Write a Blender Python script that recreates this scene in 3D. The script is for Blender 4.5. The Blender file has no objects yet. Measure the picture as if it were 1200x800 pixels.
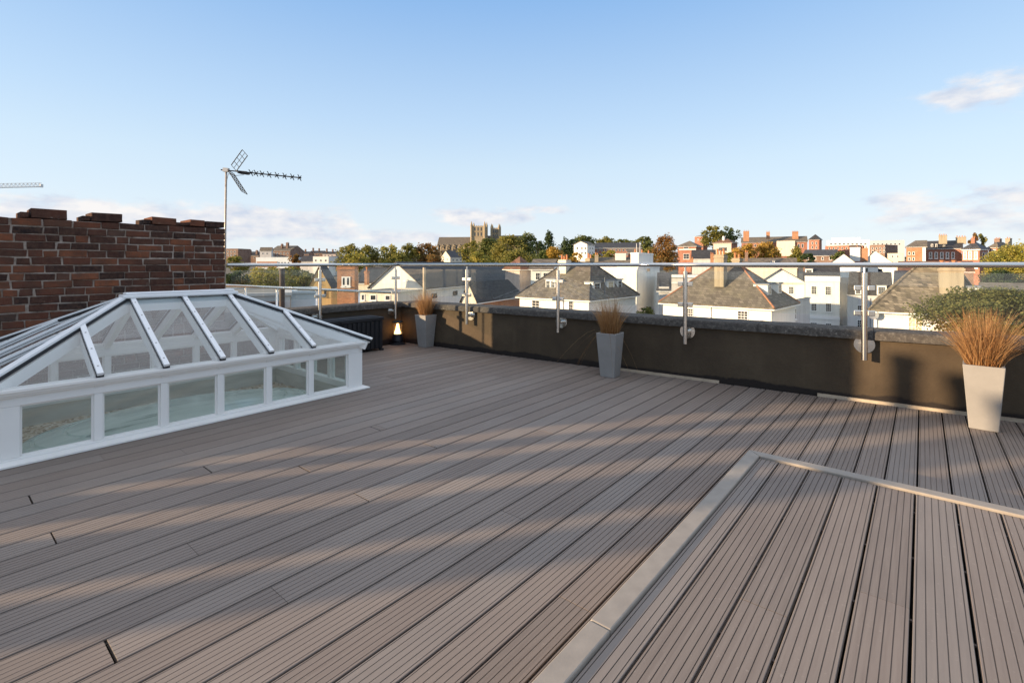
import bpy, bmesh, math, random
from mathutils import Vector, Matrix
rnd = random.Random(7)
sc = bpy.context.scene
COL = sc.collection
H, F, CX, VH = 1.28, 580.0, 600.0, 310.0       # eye height (m), focal length and principal point of the photograph
# ------------------------------------------------------------------ helpers
def P(u, v, z=0.0):
    Y = (H - z) * F / (v - VH)
    return Vector(((u - CX) * Y / F, Y, z))
def at(u, v, Y):
    return Vector(((u - CX) * Y / F, Y, H - (v - VH) * Y / F))
TH = math.atan2(481.0, F)
D2 = Vector((math.sin(TH), math.cos(TH), 0))      # along the boards
N2 = Vector((-math.cos(TH), math.sin(TH), 0))     # across the boards
def TN(t, n, z=0.0):
    p = D2 * t + N2 * n
    return Vector((p.x, p.y, z))
def tn_of(p): return p.x * D2.x + p.y * D2.y, p.x * N2.x + p.y * N2.y
def t_at(u, n):
    r = (u - CX) / F
    return (r * N2.y * n - N2.x * n) / (D2.x - r * D2.y)

class MB:
    def __init__(s): s.v = []; s.f = []; s.m = []
    def face(s, pts, mi=0):
        b = len(s.v); s.v += [tuple(p) for p in pts]; s.f.append(tuple(range(b, b + len(pts)))); s.m.append(mi)
    def box(s, x0, x1, y0, y1, z0, z1, mi=0, M=None):
        c = [(x0,y0,z0),(x1,y0,z0),(x1,y1,z0),(x0,y1,z0),(x0,y0,z1),(x1,y0,z1),(x1,y1,z1),(x0,y1,z1)]
        if M is not None: c = [tuple(M @ Vector(p)) for p in c]
        b = len(s.v); s.v += c
        for q in ((0,3,2,1),(4,5,6,7),(0,1,5,4),(1,2,6,5),(2,3,7,6),(3,0,4,7)):
            s.f.append(tuple(b + i for i in q)); s.m.append(mi)
    def bar(s, p0, p1, w, h, up=(0,0,1), mi=0):
        p0 = Vector(p0); p1 = Vector(p1); a = p1 - p0; L = a.length; a.normalize()
        up = Vector(up); sd = a.cross(up)
        if sd.length < 1e-4: sd = a.cross(Vector((1,0,0)))
        sd.normalize(); up = sd.cross(a)
        M = Matrix(((sd.x,a.x,up.x,p0.x),(sd.y,a.y,up.y,p0.y),(sd.z,a.z,up.z,p0.z),(0,0,0,1)))
        s.box(-w/2, w/2, 0, L, -h/2, h/2, mi, M)
    def tube(s, p0, p1, r0, r1=None, n=10, mi=0, caps=True):
        if r1 is None: r1 = r0
        p0 = Vector(p0); p1 = Vector(p1); a = (p1 - p0).normalized()
        x = a.cross(Vector((0,0,1)))
        if x.length < 1e-3: x = a.cross(Vector((1,0,0)))
        x.normalize(); y = a.cross(x); b = len(s.v)
        for p, r in ((p0, r0), (p1, r1)):
            for i in range(n):
                q = 2 * math.pi * i / n
                s.v.append(tuple(p + x * (r * math.cos(q)) + y * (r * math.sin(q))))
        for i in range(n):
            j = (i + 1) % n; s.f.append((b+i, b+j, b+n+j, b+n+i)); s.m.append(mi)
        if caps:
            s.f.append(tuple(b + i for i in range(n))[::-1]); s.m.append(mi)
            s.f.append(tuple(b + n + i for i in range(n))); s.m.append(mi)
    def lathe(s, prof, c=(0,0,0), n=20, mi=0):
        b = len(s.v)
        for r, z in prof:
            for i in range(n):
                q = 2*math.pi*i/n; s.v.append((c[0]+r*math.cos(q), c[1]+r*math.sin(q), c[2]+z))
        for k in range(len(prof)-1):
            for i in range(n):
                j = (i+1) % n; s.f.append((b+k*n+i, b+k*n+j, b+(k+1)*n+j, b+(k+1)*n+i)); s.m.append(mi)
    def prism(s, pts, z0, z1, mi=0):
        n = len(pts); b = len(s.v)
        s.v += [(p[0], p[1], z0) for p in pts] + [(p[0], p[1], z1) for p in pts]
        s.f.append(tuple(range(b, b+n))[::-1]); s.m.append(mi)
        s.f.append(tuple(range(b+n, b+2*n))); s.m.append(mi)
        for i in range(n):
            j = (i+1) % n; s.f.append((b+i, b+j, b+n+j, b+n+i)); s.m.append(mi)
    def build(s, name, mats, parent=None, smooth=False, origin=None):
        if not isinstance(mats, (list, tuple)): mats = [mats]
        me = bpy.data.meshes.new(name)
        if origin is not None:
            o0 = Vector(origin); vv = [tuple(Vector(p) - o0) for p in s.v]
        else: vv = s.v
        me.from_pydata(vv, [], s.f)
        for m in mats: me.materials.append(m)
        me.polygons.foreach_set('material_index', s.m)
        if smooth: me.polygons.foreach_set('use_smooth', [True] * len(s.f))
        me.update()
        o = bpy.data.objects.new(name, me); COL.objects.link(o)
        if parent is not None: o.parent = parent
        if origin is not None: o.location = origin
        return o
def recalc(o):
    bm = bmesh.new(); bm.from_mesh(o.data); bmesh.ops.recalc_face_normals(bm, faces=bm.faces); bm.to_mesh(o.data); bm.free(); return o
def bevel(o, w=0.004, seg=2, ang=40):
    m = o.modifiers.new('bevel', 'BEVEL'); m.width = w; m.segments = seg; m.limit_method = 'ANGLE'; m.angle_limit = math.radians(ang); return o
def autosmooth(o, ang=35):
    bm = bmesh.new(); bm.from_mesh(o.data); bmesh.ops.remove_doubles(bm, verts=bm.verts, dist=1e-5)
    for f in bm.faces: f.smooth = True
    for e in bm.edges:
        if len(e.link_faces) == 2 and e.calc_face_angle(0) > math.radians(ang): e.smooth = False
    bm.to_mesh(o.data); bm.free(); return o
def empty(name, loc, rz=0.0):
    o = bpy.data.objects.new(name, None); COL.objects.link(o); o.location = loc; o.rotation_euler = (0, 0, rz)
    o.empty_display_size = 0.2; return o
def tag(o, label=None, cat=None, group=None, kind=None):
    if label: o['label'] = label
    if cat: o['category'] = cat
    if group: o['group'] = group
    if kind: o['kind'] = kind
    return o
def copy_tree(o, parent=None):
    c = o.copy(); COL.objects.link(c); c.parent = parent
    for ch in list(o.children): copy_tree(ch, c)
    return c
# ------------------------------------------------------------------ materials
def lin(r, g, b):
    f = lambda c: (c/255/12.92) if c/255 <= .04045 else ((c/255+.055)/1.055)**2.4
    return (f(r), f(g), f(b))
class Mat:
    def __init__(s, name):
        s.m = bpy.data.materials.new(name); s.m.use_nodes = True; s.t = s.m.node_tree
        s.b = s.t.nodes['Principled BSDF']; s.L = s.t.links
    def n(s, typ, **kw):
        o = s.t.nodes.new(typ)
        for k, v in kw.items():
            if k[0] == '_': setattr(o, k[1:], v)
            else: o.inputs[k].default_value = v
        return o
    def coord(s): return s.n('ShaderNodeTexCoord').outputs['Object']
    def mapped(s, scale=(1,1,1), src=None):
        mp = s.n('ShaderNodeMapping'); mp.inputs['Scale'].default_value = scale
        s.L.new(src or s.coord(), mp.inputs['Vector']); return mp.outputs['Vector']
    def noise(s, scale, detail=4, rough=.55, vec=None):
        o = s.n('ShaderNodeTexNoise', Scale=scale, Detail=detail, Roughness=rough); s.L.new(vec or s.coord(), o.inputs['Vector']); return o.outputs['Fac']
    def ramp(s, fac, stops):
        o = s.n('ShaderNodeValToRGB'); cr = o.color_ramp
        while len(cr.elements) < len(stops): cr.elements.new(.5)
        for e, (p, c) in zip(cr.elements, stops): e.position = p; e.color = (*c, 1)
        s.L.new(fac, o.inputs['Fac']); return o.outputs['Color']
    def mix(s, fac, a, b, mode='MIX'):
        o = s.n('ShaderNodeMix', _data_type='RGBA', _blend_type=mode)
        for inp, val in ((o.inputs[0], fac), (o.inputs[6], a), (o.inputs[7], b)):
            if hasattr(val, 'is_linked') or hasattr(val, 'links'): s.L.new(val, inp)
            elif isinstance(val, (int, float)): inp.default_value = val
            else: inp.default_value = (*val, 1)
        return o.outputs[2]
    def island(s): return s.n('ShaderNodeNewGeometry').outputs['Random Per Island']
    def bump(s, h, strength=.3, dist=.01):
        o = s.n('ShaderNodeBump', Strength=strength, Distance=dist); s.L.new(h, o.inputs['Height']); s.L.new(o.outputs['Normal'], s.b.inputs['Normal'])
    def col(s, c):
        if isinstance(c, tuple): s.b.inputs['Base Color'].default_value = (*c, 1)
        else: s.L.new(c, s.b.inputs['Base Color'])
        return s
    def set(s, rough=.6, metal=0.0, spec=.5):
        s.b.inputs['Roughness'].default_value = rough; s.b.inputs['Metallic'].default_value = metal; s.b.inputs['Specular IOR Level'].default_value = spec; return s
def plain(name, c, rough=.7, metal=0.0, var=.15, scale=3.0, spec=.4, bump=0.0):
    M = Mat(name); f = M.noise(scale, 6)
    lo = tuple(x*(1-var) for x in c); hi = tuple(min(1, x*(1+var)) for x in c)
    M.col(M.ramp(f, [(.3, lo), (.7, hi)])).set(rough, metal, spec)
    if bump: M.bump(M.noise(scale*8, 5), bump, .01)
    return M.m
def render_wall(name, c, stain=.25):
    """painted render with rain streaks and blotches"""
    M = Mat(name)
    st = M.noise(1.0, 6, .65, M.mapped((1.6, 1.6, .12)))
    bl = M.noise(.35, 6)
    d = tuple(x*(1-stain) for x in c)
    c1 = M.ramp(st, [(.36, d), (.55, c)])
    c2 = M.mix(M.ramp(bl, [(.35, (0,0,0)), (.7, (1,1,1))]), c1, tuple(x*(1-stain*.4) for x in c))
    M.col(c2).set(.85, 0, .2); return M.m
def tiles(name, c, row=.3, var=.45, rough=.75, lichen=(.16,.15,.08)):
    M = Mat(name)
    sx = M.n('ShaderNodeSeparateXYZ'); M.L.new(M.coord(), sx.inputs[0])
    ad = M.n('ShaderNodeMath', _operation='MULTIPLY_ADD'); M.L.new(sx.outputs['Y'], ad.inputs[0]); ad.inputs[1].default_value = .83; M.L.new(sx.outputs['X'], ad.inputs[2])
    cb = M.n('ShaderNodeCombineXYZ'); M.L.new(ad.outputs[0], cb.inputs['X']); M.L.new(sx.outputs['Z'], cb.inputs['Y'])
    br = M.n('ShaderNodeTexBrick', Scale=1.0); M.L.new(cb.outputs[0], br.inputs['Vector'])
    br.inputs['Brick Width'].default_value = row*1.1; br.inputs['Row Height'].default_value = row*.62; br.inputs['Mortar Size'].default_value = .012
    br.inputs['Color1'].default_value = (*[x*(1-var) for x in c], 1); br.inputs['Color2'].default_value = (*[min(1, x*(1+var)) for x in c], 1)
    br.inputs['Mortar'].default_value = (*[x*.45 for x in c], 1)
    c1 = M.mix(M.ramp(M.noise(.5, 6, .65), [(.48, (0,0,0)), (.72, (.75,.75,.75))]), br.outputs['Color'], lichen)
    c2 = M.mix(M.ramp(M.noise(2.2, 5, .6, M.mapped((1, 1, .25))), [(.35, (.55,.55,.55)), (.6, (0,0,0))]), c1, tuple(x*.6 for x in c))
    M.col(c2).set(rough, 0, .3); M.bump(br.outputs['Fac'], -.4, .02); return M.m
def bricks_far(name, c, mortar=(.35,.3,.26), sc_=1.0):
    M = Mat(name)
    sx = M.n('ShaderNodeSeparateXYZ'); M.L.new(M.coord(), sx.inputs[0])
    ad = M.n('ShaderNodeMath', _operation='ADD'); M.L.new(sx.outputs['Y'], ad.inputs[0]); M.L.new(sx.outputs['X'], ad.inputs[1])
    cb = M.n('ShaderNodeCombineXYZ'); M.L.new(ad.outputs[0], cb.inputs['X']); M.L.new(sx.outputs['Z'], cb.inputs['Y'])
    br = M.n('ShaderNodeTexBrick', Scale=sc_); M.L.new(cb.outputs[0], br.inputs['Vector'])
    br.inputs['Brick Width'].default_value = .22; br.inputs['Row Height'].default_value = .075; br.inputs['Mortar Size'].default_value = .01
    br.inputs['Color1'].default_value = (*[x*.65 for x in c], 1); br.inputs['Color2'].default_value = (*[x*1.25 for x in c], 1); br.inputs['Mortar'].default_value = (*mortar, 1)
    c1 = M.mix(M.ramp(M.noise(.4, 6), [(.4, (0,0,0)), (.75, (.6,.6,.6))]), br.outputs['Color'], tuple(x*.6 for x in c))
    M.col(c1).set(.9, 0, .2); return M.m
def leaves(name, stops, lump=.5):
    M = Mat(name)
    c1 = M.ramp(M.island(), stops)
    c2 = M.mix(M.ramp(M.noise(lump, 3), [(.35, (0,0,0)), (.65, (.5,.5,.5))]), c1, stops[-1][1])
    M.col(c2).set(.65, 0, .25)
    tr = M.n('ShaderNodeBsdfTranslucent'); M.L.new(c2, tr.inputs['Color'])
    mx = M.n('ShaderNodeMixShader', Fac=.4); M.L.new(M.b.outputs[0], mx.inputs[1]); M.L.new(tr.outputs[0], mx.inputs[2])
    M.L.new(mx.outputs[0], M.t.nodes['Material Output'].inputs['Surface']); return M.m
def pane_glass(name, tint=(.93,.97,.96), refl=1.0, rough=0.0, veil=0.0):
    """a thin sheet of glass: see-through, with a Fresnel reflection and an optional film of dust"""
    M = Mat(name); M.t.nodes.remove(M.b)
    tr = M.n('ShaderNodeBsdfTransparent', Color=(*tint, 1)); gl = M.n('ShaderNodeBsdfGlossy', Roughness=rough)
    lw = M.n('ShaderNodeLayerWeight', Blend=.5); pw = M.n('ShaderNodeMath', _operation='POWER'); M.L.new(lw.outputs['Facing'], pw.inputs[0]); pw.inputs[1].default_value = 4.2
    mu = M.n('ShaderNodeMath', _operation='MULTIPLY_ADD'); M.L.new(pw.outputs[0], mu.inputs[0]); mu.inputs[1].default_value = .85*refl; mu.inputs[2].default_value = .075*refl
    mx = M.n('ShaderNodeMixShader'); M.L.new(mu.outputs[0], mx.inputs[0]); M.L.new(tr.outputs[0], mx.inputs[1]); M.L.new(gl.outputs[0], mx.inputs[2])
    out = mx.outputs[0]
    if veil:
        df = M.n('ShaderNodeBsdfDiffuse', Color=(.72,.75,.76,1)); m2 = M.n('ShaderNodeMixShader')
        f = M.ramp(M.noise(3.0, 5), [(.3, (veil*.6,)*3), (.75, (veil*1.4,)*3)])
        M.L.new(f, m2.inputs[0]); M.L.new(out, m2.inputs[1]); M.L.new(df.outputs[0], m2.inputs[2]); out = m2.outputs[0]
    M.L.new(out, M.t.nodes['Material Output'].inputs['Surface']); return M.m

MAT = {}
def build_materials():
    m = MAT
    # composite decking: one tint per board, fine scuffs along the board
    M = Mat('decking'); c = M.ramp(M.island(), [(0, (.150,.120,.102)), (.3, (.190,.150,.126)), (.6, (.206,.168,.144)), (.8, (.200,.171,.152)), (1, (.238,.195,.166))])
    rot = M.n('ShaderNodeMapping'); rot.inputs['Rotation'].default_value = (0, 0, TH - math.pi/2); M.L.new(M.coord(), rot.inputs['Vector'])
    mp = M.mapped((1.2, 26, 20), rot.outputs['Vector'])
    c = M.mix(M.ramp(M.noise(2.2, 6, .7, mp), [(.3, (.0,.0,.0)), (.75, (.5,.5,.5))]), c, (.300,.250,.215))
    c = M.mix(M.ramp(M.noise(1.1, 5), [(.42, (0,0,0)), (.72, (.45,.45,.45))]), c, (.150,.120,.105))
    c = M.mix(M.ramp(M.noise(60, 3), [(.66, (0,0,0)), (.78, (.25,.25,.25))]), c, (.46,.40,.35))
    M.col(c).set(.62, 0, .35); M.bump(M.noise(140, 3), .12, .002); m['deck'] = M.m
    m['trim'] = plain('trim_composite', (.275,.24,.205), .55, 0, .10, 14, .4, .05)
    m['sub'] = plain('sub_frame', (.008,.008,.008), .9)
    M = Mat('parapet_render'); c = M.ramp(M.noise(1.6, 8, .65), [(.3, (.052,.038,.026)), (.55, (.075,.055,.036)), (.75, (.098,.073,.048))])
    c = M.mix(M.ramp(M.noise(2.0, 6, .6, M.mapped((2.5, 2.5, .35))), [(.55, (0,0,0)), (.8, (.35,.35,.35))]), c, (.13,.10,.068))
    gx = M.n('ShaderNodeSeparateXYZ'); M.L.new(M.coord(), gx.inputs[0])
    wv = M.n('ShaderNodeMath', _operation='MULTIPLY_ADD'); M.L.new(M.noise(3.5, 5, .6), wv.inputs[0]); wv.inputs[1].default_value = -.11; M.L.new(gx.outputs['Z'], wv.inputs[2])
    c = M.mix(M.ramp(wv.outputs[0], [(.0, (1,1,1)), (.02, (0,0,0))]), c, (.024,.019,.017))      # bitumen upstand along the foot
    M.col(c).set(.85, 0, .2); M.bump(M.noise(35, 6), .35, .008); m['parapet'] = M.m
    M = Mat('coping_stone'); c = M.ramp(M.noise(34, 9, .8), [(.3, (.032,.028,.025)), (.48, (.075,.067,.060)), (.59, (.125,.112,.098)), (.70, (.48,.44,.38))])
    c = M.mix(M.ramp(M.noise(1.3, 5), [(.4, (0,0,0)), (.7, (.5,.5,.5))]), c, (.065,.06,.058))
    M.col(c).set(.9, 0, .2); M.bump(M.noise(26, 7, .7), .7, .012); m['coping'] = M.m
    m['batten'] = plain('pale_batten', (.42,.34,.25), .7, 0, .2, 6)
    M = Mat('stainless'); M.col((.73,.70,.66)).set(.21, 1.0, .5); M.bump(M.noise(120, 2, .5, M.mapped((1,1,.05))), .04, .001); m['steel'] = M.m
    M = Mat('galvanised'); M.col(M.ramp(M.noise(20, 5), [(.3, (.33,.33,.34)), (.7, (.5,.5,.5))])).set(.45, .7); m['galv'] = M.m
    M = Mat('mast_metal'); M.col(M.ramp(M.noise(14, 6), [(.38, (.55,.5,.45)), (.6, (.45,.38,.33)), (.72, (.22,.14,.1))])).set(.5, .35); m['mast'] = M.m
    m['black_plastic'] = plain('black_plastic', (.012,.012,.015), .5, 0, .2, 6, .4)
    m['aerial_black'] = plain('aerial_black', (.02,.02,.022), .5)
    m['glass_rail'] = pane_glass('rail_glass', (.965,.99,.98), .6, 0, .006)
    m['glass_roof'] = pane_glass('roof_glass', (.84,.895,.92), 1.5, 0, .035)
    m['glass_win'] = pane_glass('window_glass', (.94,.97,.95), 1.0, 0, .02)
    m['white'] = plain('white_paint', (.82,.80,.77), .45, 0, .035, 2.2, .45)
    m['white_metal'] = plain('white_powder_coat', (.80,.81,.82), .32, 0, .03, 5, .5)
    m['gasket'] = plain('black_gasket', (.015,.015,.018), .6)
    M = Mat('wall_lining'); c = M.ramp(M.noise(1.0, 6, .6, M.mapped((2, 2, 14))), [(.3, (.50,.47,.41)), (.7, (.70,.67,.60))]); M.col(c).set(.8); m['lining'] = M.m
    M = Mat('gravel'); v = M.n('ShaderNodeTexVoronoi', Scale=42.0); M.L.new(M.coord(), v.inputs['Vector'])
    c = M.ramp(v.outputs['Color'], [(.1, (.24,.18,.13)), (.45, (.50,.40,.29)), (.75, (.66,.57,.46)), (.95, (.8,.76,.7))]); M.col(c).set(.9); M.bump(v.outputs['Distance'], -.9, .02); m['gravel'] = M.m
    M = Mat('laylight_sheet'); c = M.ramp(M.noise(1.3, 6, .7, M.mapped((.7, 7, 1), None)), [(.33, (.14,.18,.16)), (.42, (.56,.63,.58)), (.7, (.74,.79,.74))]); M.col(c).set(.18, 0, .6); m['laylight'] = M.m
    M = Mat('old_bricks'); c = M.ramp(M.island(), [(0, (.020,.015,.016)), (.16, (.040,.020,.017)), (.34, (.085,.034,.024)), (.55, (.104,.041,.028)), (.74, (.135,.050,.031)), (.9, (.24,.082,.040)), (1, (.06,.046,.04))])
    c = M.mix(M.ramp(M.noise(7, 7, .7), [(.40, (0,0,0)), (.66, (.8,.8,.8))]), c, (.040,.028,.024))
    c = M.mix(M.ramp(M.noise(28, 6, .75), [(.4, (0,0,0)), (.7, (.5,.5,.5))]), c, (.17,.085,.055))
    c = M.mix(M.ramp(M.noise(13, 6, .7), [(.64, (0,0,0)), (.74, (.6,.6,.6))]), c, (.30,.26,.22))
    M.col(c).set(.92, 0, .15); M.bump(M.noise(45, 6, .7), .8, .008); m['oldbrick'] = M.m
    M = Mat('lime_mortar'); c = M.ramp(M.noise(8, 7, .7), [(.30, (.08,.056,.045)), (.42, (.28,.215,.175)), (.58, (.46,.38,.325)), (.75, (.56,.49,.43))]); M.col(c).set(.95, 0, .1); M.bump(M.noise(50, 6), .8, .008); m['mortar'] = M.m
    m['planter'] = plain('planter_fibreclay', (.255,.243,.232), .75, 0, .09, 5, .25, .12)
    m['soil'] = plain('soil', (.03,.022,.016), .95)
    m['grass'] = leaves('dry_sedge', [(0, (.14,.058,.02)), (.3, (.28,.125,.042)), (.65, (.40,.20,.075)), (1, (.52,.33,.16))], 3)
    # town
    m['render_white'] = render_wall('white_render', (.80,.78,.73), .14)
    m['render_cream'] = render_wall('cream_render', (.72,.65,.53), .2)
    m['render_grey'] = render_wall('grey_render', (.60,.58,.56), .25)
    m['render_pink'] = render_wall('pinkish_render', (.60,.50,.44), .2)
    m['slate_blue'] = tiles('blue_slate', (.052,.054,.062), .36, .4, .55, (.085,.085,.082))
    m['slate_dark'] = tiles('dark_slate', (.040,.039,.042), .36, .4, .6, (.065,.062,.056))
    m['slate_brown'] = tiles('brown_slate', (.145,.122,.098), .36, .4, .75, (.19,.165,.11))
    m['tile_buff'] = tiles('buff_tiles', (.185,.15,.11), .26, .7, .8, (.24,.20,.12))
    m['tile_red'] = tiles('red_tiles', (.17,.085,.055), .36, .4, .8)
    m['clay'] = plain('clay_ridge', (.34,.15,.08), .8, 0, .3)
    m['lead'] = plain('lead_sheet', (.20,.21,.23), .6, .1, .15)
    m['brick_red'] = bricks_far('red_brick', (.36,.115,.058))
    m['brick_orange'] = bricks_far('orange_brick', (.45,.19,.075))
    m['brick_brown'] = bricks_far('brown_brick', (.20,.105,.07))
    m['ochre'] = render_wall('ochre_stone', (.56,.40,.19), .3)
    m['stone'] = render_wall('old_limestone', (.40,.32,.21), .35)
    m['chimney_buff'] = render_wall('buff_render', (.38,.32,.23), .35)
    m['pot'] = plain('terracotta', (.40,.17,.075), .8, 0, .25)
    M = Mat('window_dark'); M.col(M.ramp(M.noise(.9, 3), [(.35, (.018,.022,.028)), (.7, (.07,.08,.09))])).set(.06, 0, .6); m['pane'] = M.m
    m['curtain'] = plain('net_curtain', (.52,.44,.30), .6, 0, .3, 3)
    m['frame'] = plain('sash_paint', (.80,.79,.76), .5, 0, .03)
    m['grey_metal'] = plain('grey_cladding', (.42,.44,.46), .5, .1, .08)
    m['pale_clad'] = plain('pale_cladding', (.66,.67,.68), .5, 0, .06)
    m['flat_roof'] = plain('flat_roof_felt', (.21,.20,.185), .9, 0, .3, .7)
    m['flat_pale'] = plain('pale_fascia_sheet', (.55,.60,.63), .5, 0, .1, .6)
    m['flue'] = plain('flue_brown', (.06,.042,.036), .7)
    m['bark'] = plain('bark', (.06,.045,.033), .95, 0, .3, 4)
    m['lf_olive'] = leaves('leaf_olive', [(0, (0.060,0.076,0.020)), (.4, (0.145,0.162,0.037)), (.75, (0.238,0.230,0.051)), (1, (0.340,0.272,0.068))], .12)
    m['lf_green'] = leaves('leaf_green', [(0, (0.035,0.064,0.019)), (.5, (0.088,0.131,0.035)), (.8, (0.152,0.184,0.048)), (1, (0.224,0.208,0.064))], .12)
    m['lf_dark'] = leaves('leaf_dark', [(0, (0.018,0.038,0.018)), (.6, (0.045,0.075,0.030)), (1, (0.090,0.120,0.045))], .12)
    m['lf_yellow'] = leaves('leaf_yellow', [(0, (0.162,0.121,0.027)), (.4, (0.365,0.257,0.041)), (.8, (0.567,0.365,0.068)), (1, (0.600,0.338,0.081))], .12)
    m['lf_autumn'] = leaves('leaf_autumn', [(0, (.075,.062,.020)), (.35, (.17,.125,.038)), (.7, (.27,.165,.05)), (1, (.31,.135,.045))], .12)
    m['lf_lime'] = leaves('leaf_lime', [(0, (0.087,0.109,0.022)), (.4, (0.217,0.239,0.043)), (.8, (0.392,0.362,0.072)), (1, (0.478,0.362,0.087))], .2)
    m['lf_pine'] = leaves('leaf_pine', [(0, (.020,.036,.014)), (.4, (.062,.085,.026)), (.75, (.125,.14,.042)), (1, (.22,.20,.07))], 1.2)
    M = Mat('town_ground'); c = M.ramp(M.noise(.03, 8, .7), [(.35, (.05,.06,.03)), (.5, (.09,.08,.06)), (.65, (.12,.10,.085))]); M.col(c).set(.95); m['ground'] = M.m
    M = Mat('asphalt'); M.col(M.ramp(M.noise(.8, 6), [(.3, (.04,.04,.042)), (.7, (.065,.064,.062))])).set(.9); m['asphalt'] = M.m
build_materials()
# ------------------------------------------------------------------ camera, sun, sky
SUN_AZ = (-.970, -.245)          # horizontal direction towards the sun
SUN_EL = math.radians(10.5)
EXPOSURE = 1.5
def setup_view():
    cam = bpy.data.cameras.new('camera'); co = bpy.data.objects.new('camera', cam); COL.objects.link(co)
    co.location = (0, 0, H); co.rotation_euler = (math.pi/2, 0, 0)
    cam.sensor_fit = 'HORIZONTAL'; cam.sensor_width = 36; cam.lens = 36*F/1200; cam.shift_y = -(400-VH)/1200
    cam.clip_start = .05; cam.clip_end = 20000; sc.camera = co
    vs = sc.view_settings; vs.view_transform = 'Standard'; vs.look = 'None'; vs.gamma = 1; vs.use_curve_mapping = False; vs.exposure = EXPOSURE
    su = bpy.data.lights.new('sun', 'SUN'); so = bpy.data.objects.new('sun', su); COL.objects.link(so)
    d = Vector((SUN_AZ[0]*math.cos(SUN_EL), SUN_AZ[1]*math.cos(SUN_EL), math.sin(SUN_EL)))
    so.rotation_euler = d.to_track_quat('Z', 'Y').to_euler(); so.location = (-20, -5, 30)
    su.energy = 3.5; su.angle = math.radians(.6); su.color = (1, .74, .46)
    w = bpy.data.worlds.new('World'); sc.world = w; w.use_nodes = True
    t = w.node_tree; t.nodes.clear(); L = t.links
    out = t.nodes.new('ShaderNodeOutputWorld'); bg = t.nodes.new('ShaderNodeBackground'); L.new(bg.outputs[0], out.inputs[0])
    sky = t.nodes.new('ShaderNodeTexSky'); sky.sky_type = 'NISHITA'; sky.sun_disc = False
    sky.sun_elevation = SUN_EL; sky.sun_rotation = math.atan2(SUN_AZ[0], SUN_AZ[1])
    sky.air_density = 1.0; sky.dust_density = .5; sky.ozone_density = 1.2; sky.altitude = 50
    bg.inputs['Strength'].default_value = .15
    tc = t.nodes.new('ShaderNodeTexCoord'); sx = t.nodes.new('ShaderNodeSeparateXYZ'); L.new(tc.outputs['Generated'], sx.inputs[0])
    def mth(op, a, b=None, c=None):
        n = t.nodes.new('ShaderNodeMath'); n.operation = op
        for i, x in enumerate((a, b, c)):
            if x is None: continue
            if isinstance(x, (int, float)): n.inputs[i].default_value = x
            else: L.new(x, n.inputs[i])
        return n.outputs[0]
    az = mth('ARCTAN2', sx.outputs['X'], sx.outputs['Y']); el = mth('ARCSINE', sx.outputs['Z'])
    cb = t.nodes.new('ShaderNodeCombineXYZ'); L.new(mth('MULTIPLY', az, 1.0), cb.inputs[0]); L.new(mth('MULTIPLY', el, 2.3), cb.inputs[1])
    def noise(scale, det, rough, off=0):
        n = t.nodes.new('ShaderNodeTexNoise'); n.inputs['Scale'].default_value = scale; n.inputs['Detail'].default_value = det; n.inputs['Roughness'].default_value = rough
        mp = t.nodes.new('ShaderNodeMapping'); mp.inputs['Location'].default_value = (off, off*.7, 0); L.new(cb.outputs[0], mp.inputs[0]); L.new(mp.outputs[0], n.inputs['Vector']); return n.outputs['Fac']
    n1 = noise(13, 9, .58)
    # cloud banks: (azimuth, elevation, half widths, weight)
    banks = [(-.70,.075,.30,.030,1.0),(-.48,.075,.20,.034,1.05),(-.30,.055,.12,.022,.8),(-.06,.095,.14,.022,.85),(.05,.11,.07,.014,.7),(-.15,.05,.2,.02,.6),
             (.77,.25,.09,.030,.75),(.74,.085,.16,.035,.8),(.35,.04,.3,.016,.5),(.95,.06,.25,.03,.6),(-1.15,.07,.25,.03,.9),(.30,.06,.2,.02,.25),(-.62,.105,.14,.012,.4)]
    tot = None
    for a, e, sa, se, wt in banks:
        x = mth('DIVIDE', mth('SUBTRACT', az, a), sa); y = mth('DIVIDE', mth('SUBTRACT', el, e), se)
        g = mth('MULTIPLY', mth('EXPONENT', mth('MULTIPLY', mth('ADD', mth('MULTIPLY', x, x), mth('MULTIPLY', y, y)), -1.0)), wt)
        tot = g if tot is None else mth('MAXIMUM', tot, g)
    d = mth('ADD', tot, mth('MULTIPLY', mth('SUBTRACT', n1, .5), 1.9))
    mr = t.nodes.new('ShaderNodeMapRange'); mr.interpolation_type = 'SMOOTHSTEP'; mr.inputs['From Min'].default_value = .30; mr.inputs['From Max'].default_value = .75
    L.new(d, mr.inputs['Value'])
    dens = mth('MULTIPLY', mr.outputs[0], mth('MINIMUM', mth('MULTIPLY', tot, 2.0), .92))
    # lit tops and grey-blue undersides
    sh = t.nodes.new('ShaderNodeMapRange'); sh.inputs['From Min'].default_value = .35; sh.inputs['From Max'].default_value = .62; L.new(noise(16, 7, .55, .03), sh.inputs['Value'])
    cc = t.nodes.new('ShaderNodeMix'); cc.data_type = 'RGBA'; cc.inputs[6].default_value = (1.50, 1.66, 1.98, 1); cc.inputs[7].default_value = (2.3, 2.22, 2.18, 1); L.new(sh.outputs[0], cc.inputs[0])
    # haze tint pales the sky to the horizon; overhead added brightness lifts the shade
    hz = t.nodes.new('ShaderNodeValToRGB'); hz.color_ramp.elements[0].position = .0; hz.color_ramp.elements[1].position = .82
    hz.color_ramp.elements[0].color = (1.84, 1.98, 2.18, 1); hz.color_ramp.elements[1].color = (2.6, 2.62, 2.8, 1)
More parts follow.
